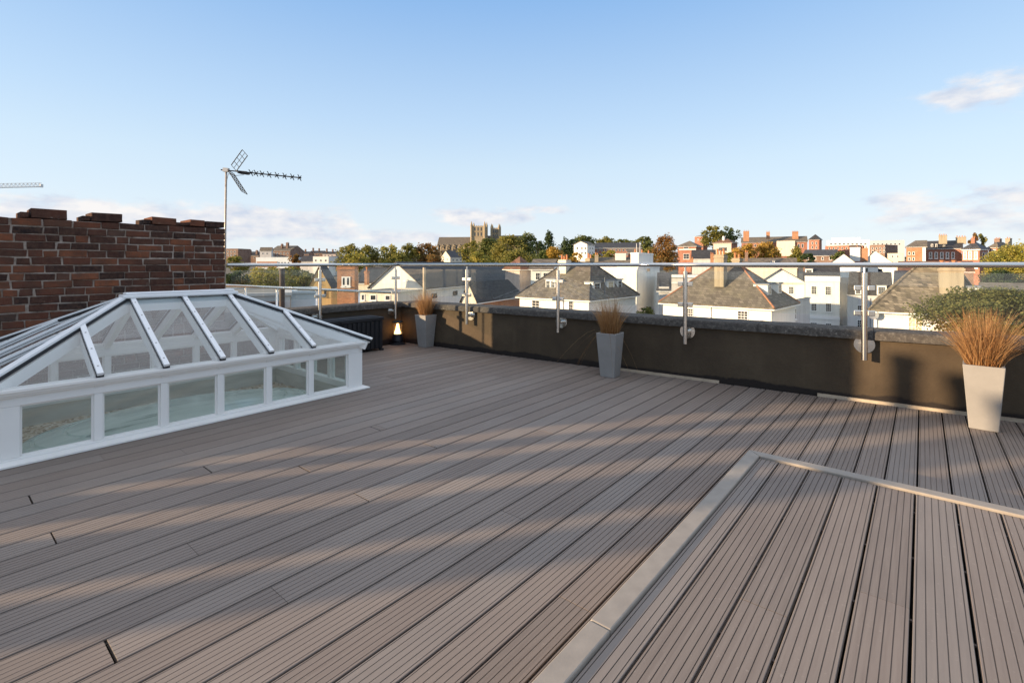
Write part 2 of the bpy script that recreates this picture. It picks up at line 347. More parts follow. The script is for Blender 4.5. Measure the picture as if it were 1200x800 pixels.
    for p_, c_ in ((.10, (1.66, 1.92, 2.20)), (.19, (1.48, 1.84, 2.20)), (.27, (1.22, 1.66, 2.20)), (.48, (.62, 1.15, 2.0)), (.64, (1.5, 1.75, 2.1))):
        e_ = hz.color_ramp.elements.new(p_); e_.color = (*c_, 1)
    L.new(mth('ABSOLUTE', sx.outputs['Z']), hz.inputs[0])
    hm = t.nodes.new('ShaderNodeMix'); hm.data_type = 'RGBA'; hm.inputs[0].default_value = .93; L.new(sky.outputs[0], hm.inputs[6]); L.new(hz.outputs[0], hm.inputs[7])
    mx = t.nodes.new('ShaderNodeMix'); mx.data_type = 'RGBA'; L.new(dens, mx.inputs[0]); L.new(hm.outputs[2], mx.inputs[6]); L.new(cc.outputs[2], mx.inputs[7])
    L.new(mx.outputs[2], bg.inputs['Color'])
setup_view()

# ------------------------------------------------------------------ roof terrace: deck
PITCH, BW = .152, .1425
def board(mb, n0, t0, t1, z, sag=0.0, BW=BW):
    prof = [(0, -.024), (0, -.021), (.011, -.019), (.011, -.008), (0, -.0065), (0, -.0015), (.0015, 0)]
    for k in range(6):
        g = .0105 + k*.025
        if g > BW-.006: break
        prof += [(g-.0016, 0), (g-.0012, -.0045), (g+.0012, -.0045), (g+.0016, 0)]
    prof += [(BW-.0015, 0), (BW, -.0015), (BW, -.0065), (BW-.011, -.008), (BW-.011, -.019), (BW, -.021), (BW, -.024)]
    b = len(mb.v); k = len(prof)
    for t in (t0, t1):
        for a, h in prof: mb.v.append(tuple(TN(t, n0+a, z+h+sag)))
    for i in range(k-1):
        mb.f.append((b+i, b+i+1, b+k+i+1, b+k+i)); mb.m.append(0)
    mb.f.append(tuple(range(b, b+k))); mb.m.append(0); mb.f.append(tuple(range(b+k, b+2*k))[::-1]); mb.m.append(0)
# right parapet line
WA, WB = P(1131.7, 485.8), P(506.7, 405)
WD = (WA - WB).normalized()                      # along the right parapet, towards the right
WN = Vector((WD.y, -WD.x, 0));
if WN.dot(-WA) < 0: WN = -WN                      # towards the terrace
PN = 6.65                                         # inner face of the left parapet (n)
s_ = (PN - WB.dot(N2)) / (-WD).dot(N2)
WC = WB - WD*s_                                   # inner corner of the parapets
def on_wall(u, off=0.0):
    p0 = WC + WN*off; r = (u-CX)/F
    s = (r*p0.y - p0.x) / (WD.x - r*WD.y); return p0 + WD*s
def t_wall(n):                                    # t where the board row at n meets the right parapet
    s = (n - WC.dot(N2)) / WD.dot(N2); return (WC + WD*s).dot(D2)
BN, BT, BZ = .815, 3.255, .14                     # raised landing: edges and height
JOINTS = [(245,551,9),(352,547,9),(127,757,10),(35,583,8),(63,630,7),(425,583,8),(507,523,8),(440,502,7),(121,537,2),(218,531,2),(600,603,3),
          (637,505,3),(228,645,2),(402,547,2),(517,440,3),(452,441,3),(542,460,3),(673,707,2.5),(740,600,2),(447,500,3),(832,483,2),(735,503,2),(900,516,2),(585,441,2),(320,690,2)]
def build_deck():
    mb = MB(); cuts = {}
    for u, v, g in JOINTS:
        t, n = tn_of(P(u, v)); k = math.floor((n-.024)/PITCH); cuts.setdefault(k, []).append((t, g/1000))
    k0, k1 = math.floor((-4.2-.024)/PITCH), math.floor((PN-.024)/PITCH)
    for k in range(k0, k1):
        n0 = .024 + k*PITCH + .0045; n1 = n0 + BW
        tend = min(t_wall(n0), t_wall(n1)) - .015
        tbeg = -3.4
        if n1 < BN - .01: tbeg = BT - .03
        elif n0 < BN: tbeg = -3.4
        js = sorted(cuts.get(k, []))
        # the skylight stands in an opening of the deck
        lo_n, hi_n, lo_t, hi_t = 4.50, 6.26, .31, 2.913
        if n1 > lo_n and n0 < hi_n:
            board(mb, n0, tbeg, lo_t, 0)
            ja = [x for x in js if hi_t+.3 < x[0] < tend-.2]
            t = hi_t
            for tj, g in ja: board(mb, n0, t, tj-g/2, 0); t = tj+g/2
            if tend > hi_t+.1: board(mb, n0, t, tend, 0)
            if n0 < lo_n-.02: board(mb, n0, lo_t+.0005, hi_t-.0005, 0, 0, lo_n-n0)
            continue
        if k not in cuts and n0 > BN:
            r = random.Random(k*13+5); js = [(-3.4+r.uniform(.8,2.6), .002)]
        t = tbeg
        for tj, g in js:
            if tj < tbeg+.3 or tj > tend-.2: continue
            board(mb, n0, t, tj-g/2, 0, rnd.uniform(-.0006, .0006)); t = tj+g/2
        board(mb, n0, t, tend, 0, rnd.uniform(-.0006, .0006))
    tag(mb.build('deck', MAT['deck']), kind='structure')
    mb = MB()
    for k in range(math.floor((-4.2-.029)/PITCH), 9):
        n0 = .029 + k*PITCH + .004
        if n0 > BN - .08: break
        w_end = BN - .078
        js = {0: (2.105, .0016), 2: (1.80, .003), -2: (1.0, .002), 4: (.2, .002)}.get(k)
        bw = min(.1428, w_end - n0)
        if bw < .03: break
        if js: board(mb, n0, -3.4, js[0], BZ, 0, bw); board(mb, n0, js[0]+js[1], BT-.078, BZ, 0, bw)
        else: board(mb, n0, -3.4, BT-.078, BZ, 0, bw)
    M = Matrix(((D2.x,N2.x,0,0),(D2.y,N2.y,0,0),(0,0,1,0),(0,0,0,1))); rc = random.Random(8)
    for k in range(math.floor((-4.2-.029)/PITCH), 5):
        for i in range(14):
            t = -2.9+.45*i+rc.uniform(-.01, .01); n = .029+k*PITCH
            if t < BT-.15: mb.box(t-.005, t+.005, n-.0042, n+.0042, BZ-.014, BZ-.0075, 1, M)
    tag(mb.build('landing', [MAT['deck'], MAT['flue']]), kind='structure')
    mb = MB()
    for q in ([TN(-3.5, -4.4), TN(t_wall(-4.4), -4.4), TN(t_wall(4.5), 4.5), TN(-3.5, 4.5)], [TN(-3.5, 6.26), TN(t_wall(6.26), 6.26), WC, TN(-3.5, PN)],
              [TN(-3.5, 4.5), TN(.31, 4.5), TN(.31, 6.26), TN(-3.5, 6.26)], [TN(2.913, 4.5), TN(t_wall(4.5), 4.5), TN(t_wall(6.26), 6.26), TN(2.913, 6.26)]):
        mb.prism([(p.x, p.y) for p in q], -.30, -.075, 0)
    q = [TN(-3.4, -4.3), TN(BT-.09, -4.3), TN(BT-.09, BN-.09), TN(-3.4, BN-.09)]
    mb.prism([(p.x, p.y) for p in q], -.02, BZ-.08, 0)
    tag(mb.build('roof_slab', MAT['sub']), kind='structure')
    # edging round the landing
    e = empty('landing_edging', TN(BT, BN, 0)); e0 = Vector(e.location)
    tag(e, 'pale beige composite edging bar framing the raised corner of the deck in the foreground', 'edging strip')
    zt = BZ + .013
    def strip(a, b, c, d, nm):                       # plan quad, mitred
        m = MB(); m.prism([(x.x-e0.x, x.y-e0.y) for x in (a, b, c, d)], -.02, zt, 0); recalc(m.build(nm, MAT['trim'], e))
    w = .074
    tj = 1.37
    strip(TN(BT, BN), TN(tj+.001, BN), TN(tj+.001, BN-w), TN(BT-w, BN-w), 'edging_bar')
    strip(TN(tj-.001, BN), TN(-3.4, BN), TN(-3.4, BN-w), TN(tj-.001, BN-w), 'edging_bar')
    strip(TN(BT-.002, BN-.002), TN(BT-w-.001, BN-w-.002), TN(BT-w-.001, -4.3), TN(BT-.002, -4.3), 'edging_bar')
    for o in e.children: bevel(o, .005)
    # pale battens along the foot of the parapet
    def batten(u0, u1, lab):
        a, b = on_wall(u0, .004), on_wall(u1, .004); m = MB(); m.bar(a+Vector((0,0,.012))+WN*.012, b+Vector((0,0,.012))+WN*.012, .022, .03)
        tag(m.build('batten', MAT['batten'], origin=a), lab, 'batten')
    batten(728, 843, 'short pale wooden batten at the foot of the dark parapet beside the middle planter')
    batten(958, 1330, 'long pale wooden batten at the foot of the dark parapet behind the right planter')
build_deck()

# ------------------------------------------------------------------ parapets
CZ0, CZ1 = .585, .668
def parapet(name, lab, p0, dirv, length, nin, slabs):
    e = empty(name, p0); tag(e, lab, 'parapet wall')
    ang = math.atan2(dirv.y, dirv.x); e.rotation_euler = (0, 0, ang)
    sgn = 1 if Vector((-math.sin(ang), math.cos(ang), 0)).dot(nin) > 0 else -1     # local +y side
    m = MB(); y0, y1 = sorted((0, -sgn*.30)); m.box(-.30 if slabs else 0, length, y0, y1, -.6, CZ0-.002); m.build('wall_face', MAT['parapet'], e)
    m = MB(); x = 0.0; xs = slabs or [1e9]; r = random.Random(3)
    segs = [0.0] + [s for s in xs if s < length] + [length]
    for a, b in zip(segs, segs[1:]):
        n = max(2, int((b-a)/.12)); ys = sorted((sgn*.045, -sgn*.35))
        prof = [(ys[0], CZ0), (ys[0]+.002, CZ1-.022), (ys[0]+.014, CZ1-.005), (ys[0]+.04, CZ1), (ys[1]-.04, CZ1), (ys[1]-.014, CZ1-.005), (ys[1]-.002, CZ1-.022), (ys[1], CZ0)]
        bidx = len(m.v)
        for i in range(n+1):
            xx = a+.002 + (b-a-.004)*i/n
            for (yy, zz) in prof: m.v.append((xx, yy + r.uniform(-.0035,.0035), zz + r.uniform(-.003,.003)))
        k = len(prof)
        for i in range(n):
            for j in range(k):
                j2 = (j+1) % k; m.f.append((bidx+i*k+j, bidx+i*k+j2, bidx+(i+1)*k+j2, bidx+(i+1)*k+j)); m.m.append(0)
        m.f.append(tuple(bidx+j for j in range(k))); m.m.append(0); m.f.append(tuple(bidx+n*k+j for j in range(k))[::-1]); m.m.append(0)
    autosmooth(recalc(m.build('coping', MAT['coping'], e)), 50)
    return e
def wall_s(u): return (on_wall(u) - WC).dot(WD)
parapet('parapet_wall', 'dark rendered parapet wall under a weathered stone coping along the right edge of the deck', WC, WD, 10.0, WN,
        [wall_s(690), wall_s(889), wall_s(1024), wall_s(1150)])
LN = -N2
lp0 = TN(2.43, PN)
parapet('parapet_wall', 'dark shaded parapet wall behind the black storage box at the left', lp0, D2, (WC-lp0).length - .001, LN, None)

# ------------------------------------------------------------------ glass railings
def railing(name, lab, posts, rail_a, rail_b, inward, panels):
    e = empty(name, Vector((posts[0].x, posts[0].y, 0))); o0 = Vector(e.location); tag(e, lab, 'glass railing')
    m = MB(); m.tube(rail_a-o0, rail_b-o0, .0225, n=16); m.build('handrail', MAT['steel'], e, smooth=True)
    dirv = (rail_b - rail_a); dirv.z = 0; dirv.normalize()
    for p in posts:
        q = Vector((p.x, p.y, 0)) - o0; m = MB()
        m.tube(q+Vector((0,0,.405)), q+Vector((0,0,1.205)), .0245, n=16); m.tube(q+Vector((0,0,1.205)), q+Vector((0,0,1.255)), .011, n=10)
        po = autosmooth(m.build('post', MAT['steel'], e))
        m = MB(); z = Vector((0,0,.535)); b = q + z - inward*.098
        m.tube(b, b + inward*.012, .082, .082, n=24); m.tube(b + inward*.012, b + inward*.075, .028, n=14)
        for sx in (-1, 1):
            m.tube(b + dirv*sx*.05 + inward*.012, b + dirv*sx*.05 + inward*.02, .014, n=8)
        autosmooth(m.build('base_plate', MAT['steel'], e))
        for zc in (1.065, .835):
            for sx in (-1, 1):
                m = MB(); c = q + Vector((0,0,zc)) + dirv*sx*.052
                m.bar(c - dirv*.028, c + dirv*.028, .030, .046); bevel(m.build('glass_clamp', MAT['steel'], e), .006)
    for a, b in panels:
        a = a - o0; b = b - o0; a.z = b.z = 0; a = a + dirv*.045; b = b - dirv*.045; m = MB()
        m.bar(a + Vector((0,0,1.005)), b + Vector((0,0,1.005)), .010, .41); m.build('glass_panel', MAT['glass_rail'], e)
    return e
RZ = 1.277
rp = [on_wall(u, .10) for u in (547, 654, 803, 1013)]
last = rp[-1] + (rp[-1]-rp[-2]); corner = WC + WN*.10 - N2*.12
cr = TN(corner.dot(D2)-.05, PN-.10)
railing('glass_railing', 'stainless handrail and clear glass balustrade along the right parapet behind the three planters', rp + [last],
        Vector((cr.x, cr.y, RZ)), Vector((last.x, last.y, RZ)) + WD*2.5, WN,
        [(cr + WD*.02, rp[0]), (rp[0], rp[1]), (rp[1], rp[2]), (rp[2], rp[3]), (rp[3], last), (last, last + WD*2)])
lpost = [TN(t_at(375, PN-.10), PN-.10), TN(t_at(463.5, PN-.10), PN-.10)]
l_start = TN(t_at(266, PN-.10), PN-.10)
railing('glass_railing', 'shorter stainless handrail and glass balustrade behind the skylight and storage box', lpost,
        Vector((l_start.x, l_start.y, RZ)), Vector((cr.x, cr.y, RZ)) - D2*.001, LN, [(l_start, lpost[0]), (lpost[0], lpost[1])])

# ------------------------------------------------------------------ brick wall
def brick_wall():
    n0, n1 = 6.57, 6.90; t1, t0 = 2.42, -2.6; CH = .075
    m = MB(); r = random.Random(11)
    M = Matrix(((D2.x,N2.x,0,0),(D2.y,N2.y,0,0),(0,0,1,0),(0,0,0,1)))
    def brick(a, b, z, zt=None, dn=(0, 0)):
        j = lambda s=.005: r.uniform(-s, s)
        zt = zt or z + r.uniform(.060, .068)
        f0 = n0 + dn[0] + r.uniform(-.006, .003); f1 = n1 + dn[1] + r.uniform(-.004, .004)
        bi = len(m.v); ch = .005
        # slightly worn box: 8 corners jittered, plus chamfered face edge
        for (aa, bb, n_) in ((a+ch, b-ch, f0), (a, b, f0+ch), (a, b, f1-ch), (a+ch, b-ch, f1)):
            c = ch if n_ in (f0, f1) else 0
            for (x, zz) in ((aa, z+c), (bb, z+c), (bb, zt-c), (aa, zt-c)):
                m.v.append(tuple(M @ Vector((x + j(), n_ + j(.003), zz + j(.0042)))))
        for k in range(3):
            for i in range(4):
                i2 = (i+1) % 4; m.f.append((bi+k*4+i, bi+k*4+i2, bi+(k+1)*4+i2, bi+(k+1)*4+i)); m.m.append(0)
        m.f.append((bi+3, bi+2, bi+1, bi)); m.m.append(0); m.f.append((bi+12, bi+13, bi+14, bi+15)); m.m.append(0)
    rows = 23
    for k in range(rows):
        z = k*CH + .005; x = t1 - (0 if k % 2 else .0) ; first = True
        while x > t0:
            L = .215 if r.random() < .66 else .1025
            if first: L = (.215, .1025, .16, .13)[(k*7+3) % 4]; first = False
            elif r.random() < .12: L = .15
            a = x - L
            brick(a + r.uniform(.0005, .007), x - r.uniform(.0005, .007), z + r.uniform(-.002, .002))
            x = a - .006
    zt = rows*CH + .005
    for uc, w, sidew, ztop, hh in ((58, .26, -.07, zt, .088), (126, .25, -.07, zt, .085), (193, .23, -.09, zt, .078), (248, .0, -.0, zt, 0)):
        tc = t_at(uc, n0)
        if w:
            brick(tc-w/2, tc+w/2, ztop, ztop+hh, (.0, 0)); brick(tc-w/2-.075, tc-w/2-.012, ztop, ztop+.05, (.01, .0))
    # one extra course at the right-hand end
    x = t1
    for L, h in ((.215, .07), (.16, .075), (.14, .032)):
        brick(x-L+.004, x-.004, zt, zt+h); x -= L+.004
    for k, tc in enumerate((.22, -2.4)):
        brick(tc-.12, tc+.12, zt, zt+.082)
    e = empty('brick_wall', TN(t1, n0, 0)); o0 = Vector(e.location)
    m.v = [tuple(Vector(p)-o0) for p in m.v]
    recalc(m.build('bricks', MAT['oldbrick'], e)); tag(e, 'old dark red brick wall with stepped top bricks behind the white skylight', 'brick wall')
    m = MB(); m.box(t0, t1-.008, n0+.011, n1-.010, -.5, zt-.012, 0, M); m.v = [tuple(Vector(p)-o0) for p in m.v]; m.build('mortar_bed', MAT['mortar'], e)
brick_wall()

def party_wall():
    """the same brick wall runs on out of the frame to the left: an added stack, then a lower wall with added pots, to shade the deck"""
    M = Matrix(((D2.x,N2.x,0,0),(D2.y,N2.y,0,0),(0,0,1,0),(0,0,0,1)))
    bk = bricks_far('party_wall_brick', (.13,.055,.036))
    e = empty('added_shade_stack', TN(-1.3, 6.8)); o0 = Vector(e.location); tag(e, 'added out-of-view brick chimney stack that shades the deck, left of the skylight', 'chimney stack')
    def part(nm, boxes, mat):
        m = MB()
        for q in boxes: m.box(*q, 0, M)
        m.v = [tuple(Vector(p)-o0) for p in m.v]; return m.build(nm, mat, e)
    part('stack', [(-2.72, .02, 6.59, 7.25, 1.82, 2.5), (-2.76, .06, 6.55, 7.29, 2.501, 2.58)], bk)  # unseen stack, added to keep the far deck and parapet in shade
    for i in range(4):
        m = MB(); c = TN(-2.4+.7*i, 6.92) - o0; m.lathe([(.15, 2.58), (.11, 3.0), (.135, 3.02), (.13, 3.08), (.10, 3.08)], (c.x, c.y, 0), 14); m.build('chimney_pot', MAT['pot'], e)
    e = empty('party_wall', TN(-6, 6.75)); o0 = Vector(e.location); tag(e, 'lower brick party wall carrying the added shade-casting pots beyond the chimney stack', 'brick wall')
    part('wall', [(-9.5, -2.72, 6.58, 6.92, -.6, .92)], bk)
    for i, (t, rr) in enumerate(((-3.38, .085), (-3.99, .15), (-4.76, .135), (-5.02, .135), (-5.62, .14))):  # unseen pots, added and spaced to throw shade bands across the deck
        m = MB(); c = TN(t, 6.75); m.lathe([(rr*1.15, 0), (rr*1.15, .10), (rr, .14), (rr*.92, 1.5), (rr*1.08, 1.52), (rr*1.08, 1.62), (rr*.8, 1.62)], (0, 0, 0), 18)
        o = autosmooth(m.build('chimney_pot', MAT['pot'])); o.location = (c.x, c.y, .92)
        tag(o, ('slender added terracotta chimney pot casting a shade band, next to the chimney stack', 'fat added terracotta chimney pot casting a shade band, second from the chimney stack', 'right one of an added touching pair of shade-casting chimney pots on the party wall', 'left one of an added touching pair of shade-casting chimney pots on the party wall', 'lone added terracotta chimney pot casting a shade band, farthest along the party wall')[i], 'chimney pot', 'chimney pots on the party wall')
party_wall()
# ------------------------------------------------------------------ roof lantern (skylight)
def skylight():
    T0, T1, NF, NB = .27, 2.953, 4.46, 6.30
    e = empty('skylight', TN((T0+T1)/2, (NF+NB)/2, 0), math.atan2(D2.y, D2.x)); tag(e, 'white framed hipped glass skylight standing on the deck by the brick wall', 'skylight')
    L, W = T1-T0, NB-NF
    x0, x1, y0, y1 = -L/2, L/2, -W/2, W/2             # local: x along boards, y towards the brick wall
    # N2 is +90 degrees from D2
    wm, wp = MAT['white'], MAT['white_metal']
    ZP0, ZP1, ZR = .045, .375, .435
    m = MB()
    th = .07
    # bottom and top rails, corner posts
    for (z0, z1) in ((-.02, ZP0), (ZP1, ZR)):
        m.box(x0, x1, y0, y0+th, z0, z1); m.box(x0, x1, y1-th, y1, z0, z1); m.box(x0, x0+th, y0+th, y1-th, z0, z1); m.box(x1-th, x1, y0+th, y1-th, z0, z1)
    cw = .16
    for sx in (x0, x1-cw):
        m.box(sx, sx+cw, y0, y0+th, ZP0, ZP1); m.box(sx, sx+cw, y1-th, y1, ZP0, ZP1)
    for sy in (y0+th, y1-cw):
        m.box(x0, x0+th, sy, sy+cw-th, ZP0, ZP1); m.box(x1-th, x1, sy, sy+cw-th, ZP0, ZP1)
    bevel(m.build('frame', wm, e), .004)
    # mullions and panes
    np_ = 6; pw = (L-2*cw)/np_
    for k in range(1, np_):
        xc = x0+cw+pw*k
        for ya in (y0, y1-th):
            m = MB(); m.box(xc-.024, xc+.024, ya+.004, ya+th-.004, ZP0, ZP1); bevel(m.build('mullion', wm, e), .004)
    for k in range(np_):
        xa = x0+cw+pw*k + (.024 if k else 0); xb = x0+cw+pw*(k+1) - (.024 if k < np_-1 else 0)
        for ya in (y0+.032, y1-.040):
            m = MB(); m.box(xa, xb, ya, ya+.006, ZP0, ZP1); pn = m.build('window_pane', MAT['glass_win'], e)
            m = MB(); b = .012; y_ = ya-.004 if ya < 0 else ya-.004
            for q in ((xa, xa+b, ZP0, ZP1), (xb-b, xb, ZP0, ZP1)): m.box(q[0], q[1], y_-.006, y_+.003, q[2], q[3])
            for q in ((xa+b, xb-b, ZP0, ZP0+b), (xa+b, xb-b, ZP1-b, ZP1)): m.box(q[0], q[1], y_-.006, y_+.003, q[2], q[3])
            m.build('bead', wm, pn)
    ne = 4; pe = (W-2*cw)/ne
    for xa in (x0, x1-th):
        for k in range(1, ne):
            yc = y0+cw+pe*k; m = MB(); m.box(xa+.004, xa+th-.004, yc-.024, yc+.024, ZP0, ZP1); m.build('mullion', wm, e)
        for k in range(ne):
            ya = y0+cw+pe*k + (.024 if k else 0); yb = y0+cw+pe*(k+1) - (.024 if k < ne-1 else 0)
            m = MB(); m.box(xa+.032, xa+.038, ya, yb, ZP0, ZP1); m.build('window_pane', MAT['glass_win'], e)
    # sloping sill at the foot
    m = MB(); o = .055; zs = .03
    for (a, b, c, d) in (((x0-o, y0-o), (x1+o, y0-o), (x1, y0-.001), (x0, y0-.001)), ((x1+o, y0-o), (x1+o, y1+o), (x1+.001, y1), (x1+.001, y0)), ((x0-o, y1+o), (x0-o, y0-o), (x0-.001, y0), (x0-.001, y1))):
        lo = .004
        m.face([(a[0], a[1], lo), (b[0], b[1], lo), (b[0], b[1], lo+.012), (a[0], a[1], lo+.012)])
        m.face([(a[0], a[1], lo+.012), (b[0], b[1], lo+.012), (c[0], c[1], zs), (d[0], d[1], zs)])
    m.build('sill', wm, e)
    # eaves moulding
    m = MB()
    for k, (oo, z0, z1) in enumerate(((.022, ZR, .452), (.040, .452, .470), (.055, .470, .492))):
        m.box(x0-oo, x1+oo, y0-oo, y1+oo, z0+(.0005*k), z1)
    ob = m.build('eaves_moulding', wm, e)
    # the moulding is a ring: cut its middle
    bm = bmesh.new(); bm.free()
    me = ob.data; me.clear_geometry(); m = MB()
    for k, (oo, z0, z1) in enumerate(((.022, ZR+.001, .452), (.040, .4522, .470), (.055, .4702, .492))):
        for q in ((x0-oo, x1+oo, y0-oo, y0+.06), (x0-oo, x1+oo, y1-.06, y1+oo), (x0-oo, x0+.06, y0+.06, y1-.06), (x1-.06, x1+oo, y0+.06, y1-.06)):
            m.box(q[0], q[1], q[2], q[3], z0, z1)
    me.from_pydata(m.v, [], m.f); me.update(); bevel(ob, .003)
    # roof
    EZ, RZ_ = .500, .985; of = .045
    rx0, rx1, ry = x0+.923, x1-.923, 0.0
    C = [Vector((x0-of, y0-of, EZ)), Vector((x1+of, y0-of, EZ)), Vector((x1+of, y1+of, EZ)), Vector((x0-of, y1+of, EZ))]
    R0, R1 = Vector((rx0, ry, RZ_)), Vector((rx1, ry, RZ_))
    def slope(y_side, x):                                   # foot and head of a bar on the front/back slope at x
        yb = y0-of if y_side < 0 else y1+of; W2 = W/2+of
        f = 1.0
        if x < rx0: f = (x-(x0-of))/(rx0-(x0-of))
        elif x > rx1: f = ((x1+of)-x)/((x1+of)-rx1)
        return Vector((x, yb, EZ)), Vector((x, yb*(1-f), EZ+(RZ_-EZ)*f))
    up_f = Vector((0, -(RZ_-EZ), W/2+of)).normalized(); up_b = Vector((0, (RZ_-EZ), W/2+of)).normalized()
    lx = rx0-(x0-of); up_l = Vector((-(RZ_-EZ), 0, lx)).normalized(); up_r = Vector((RZ_-EZ, 0, lx)).normalized()
    def glazing(foot, head, up, w=.036):
        m = MB(); lift = up*.014; m.bar(foot+lift*.2, head+lift*.2, w+.008, .018, up, 1); m.bar(foot+lift+up*.004, head+lift+up*.004, w, .022, up, 0)
        d = (head-foot); n = max(2, int(d.length/.2))
        for i in range(n):
            p = foot + d*((i+.4)/n) + lift + up*.015; m.tube(p, p+up*.003, .006, n=8, mi=2)
        ob = m.build('glazing_bar', [wp, MAT['gasket'], MAT['galv']], e)
        m = MB(); ins = -up*.055; m.bar(foot+ins, head+ins, .05, .07, up); m.build('rafter', wm, ob)
        return ob
    for sd, up in ((-1, up_f), (1, up_b)):
        for k in range(1, np_):
            f_, h_ = slope(sd, x0+cw+pw*k); glazing(f_, h_, up)
    for xe, up in ((x0-of, up_l), (x1+of, up_r)):
        xr = rx0 if xe < 0 else rx1
        for k in range(1, ne):
            yv = y0+cw+pe*k; f = 1-abs(yv)/(W/2+of); f_ = Vector((xe, yv, EZ)); h_ = Vector((xe+(xr-xe)*f, yv, EZ+(RZ_-EZ)*f)); glazing(f_, h_, up)
    for c, r_ in ((C[0], R0), (C[1], R1), (C[2], R1), (C[3], R0)):
        out = Vector((c.x, c.y, 0)).normalized(); up = (Vector((0,0,1))*((r_-c).to_2d().length) + out*(RZ_-EZ)).normalized()
        c2 = c + (c-r_).normalized()*.03
        m = MB(); m.bar(c2+up*.004, r_+up*.004, .064, .022, up, 1); m.bar(c2+up*.022, r_+up*.022, .050, .018, up, 0); ob = m.build('hip_bar', [wp, MAT['gasket']], e)
        m = MB(); m.bar(c-up*.06, r_-up*.06, .06, .08, up); m.build('rafter', wm, ob)
    # glass: one sheet per slope
    g = .012
    for poly in ([C[0], C[1], R1, R0], [C[2], C[3], R0, R1], [C[1], C[2], R1], [C[3], C[0], R0]):
        m = MB(); nrm = (poly[1]-poly[0]).cross(poly[2]-poly[0]).normalized()
        m.face([p + nrm*.010 for p in poly])
        m.build('roof_glass', MAT['glass_roof'], e)
    # ridge cap
    m = MB(); zc = RZ_
    m.box(rx0-.05, rx1+.05, -.075, .075, zc+.0, zc+.030); m.box(rx0-.025, rx1+.025, -.05, .05, zc+.031, zc+.05)
    bevel(m.build('ridge_cap', wp, e), .008)
    m = MB(); m.box(rx0, rx1, -.04, .04, zc-.12, zc-.02); m.build('ridge_beam', wm, e)
    # inside: lined curb
    m = MB(); t2 = .07; z0, z1 = -.40, -.021
    m.box(x0+.01, x1-.01, y0+.01, y0+t2, z0, z1); m.box(x0+.01, x1-.01, y1-t2, y1-.01, z0, z1); m.box(x0+.01, x0+t2, y0+t2, y1-t2, z0, z1); m.box(x1-t2, x1-.01, y0+t2, y1-t2, z0, z1)
    m.build('inner_lining', MAT['lining'], e)
    # gravel bed and oval laylight below
    o0 = Vector(e.location)
    gm = MB(); nx, ny = 60, 40; rg = random.Random(4)
    b = 0
    for j in range(ny+1):
        for i in range(nx+1): gm.v.append((x0+t2+(L-2*t2)*i/nx, y0+t2+(W-2*t2)*j/ny, -.18 + rg.uniform(-.010, .010)))
    for j in range(ny):
        for i in range(nx): q = j*(nx+1)+i; gm.f.append((q, q+1, q+nx+2, q+nx+1)); gm.m.append(0)
    go = gm.build('gravel_bed', MAT['gravel'], smooth=True); go.location = o0; go.rotation_euler = e.rotation_euler; tag(go, 'brown pebbles spread inside the skylight', 'gravel', kind='stuff')
    lm = MB(); nn = 72; ax, ay = 1.12, .66
    prof = [(1.0, -.2), (1.0, -.10), (.985, -.085), (.95, -.08), (.945, -.092), (.925, -.092), (.92, -.078), (.78, -.045), (.775, -.055), (.76, -.055), (.755, -.04), (.5, -.008), (.25, .004), (.02, .008)]
    for s, z in prof:
        for i in range(nn): q = 2*math.pi*i/nn; lm.v.append((s*ax*math.cos(q), s*ay*math.sin(q), z))
    for k in range(len(prof)-1):
        for i in range(nn): j = (i+1) % nn; lm.f.append((k*nn+i, k*nn+j, (k+1)*nn+j, (k+1)*nn+i)); lm.m.append(0)
    lm.f.append(tuple((len(prof)-1)*nn+i for i in range(nn))); lm.m.append(0)
    lo = lm.build('oval_laylight', MAT['laylight']); lo.location = o0 + N2*(-.20) ; lo.rotation_euler = e.rotation_euler; autosmooth(lo, 40)
    tag(lo, 'pale green oval glazed dome on the pebbles under the white skylight', 'glass dome')
skylight()

# ------------------------------------------------------------------ storage box, lantern, planters, aerial
def storage_box():
    p = P(450, 410); t, n = tn_of(p); Lb, Wb, Hb = 1.30, PN-n-.015, .45
    e = empty('storage_box', TN(t, n), math.atan2(D2.y, D2.x)); tag(e, 'black ribbed plastic storage box between the skylight and the parapet corner', 'storage box')
    k = MAT['black_plastic']
    m = MB(); m.box(-Lb+.02, -.02, .02, Wb-.01, .03, Hb)
    nr = 17
    for i in range(nr):
        x = -Lb+.05 + (Lb-.1)*i/(nr-1); m.box(x-.022, x+.022, .004, .0199, .04, Hb-.01)
    for i in range(5):
        y = .05+(Wb-.1)*i/4; m.box(-.0199, -.004, y-.022, y+.022, .04, Hb-.01)
    for x in (-Lb+.0, -.06):
        for y in (0, Wb-.06): m.box(x, x+.06, y, y+.05, .0, .029)
    bevel(m.build('body', k, e), .004)
    m = MB(); m.box(-Lb, 0, -.005, Wb, Hb+.002, Hb+.05); m.box(-Lb+.05, -.05, .05, Wb-.05, Hb+.0505, Hb+.062); bevel(m.build('lid', k, e), .012, 3)
    m = MB(); m.box(-Lb/2-.07, -Lb/2+.07, -.02, -.0055, Hb+.005, Hb+.03); m.build('handle', k, e)
storage_box()

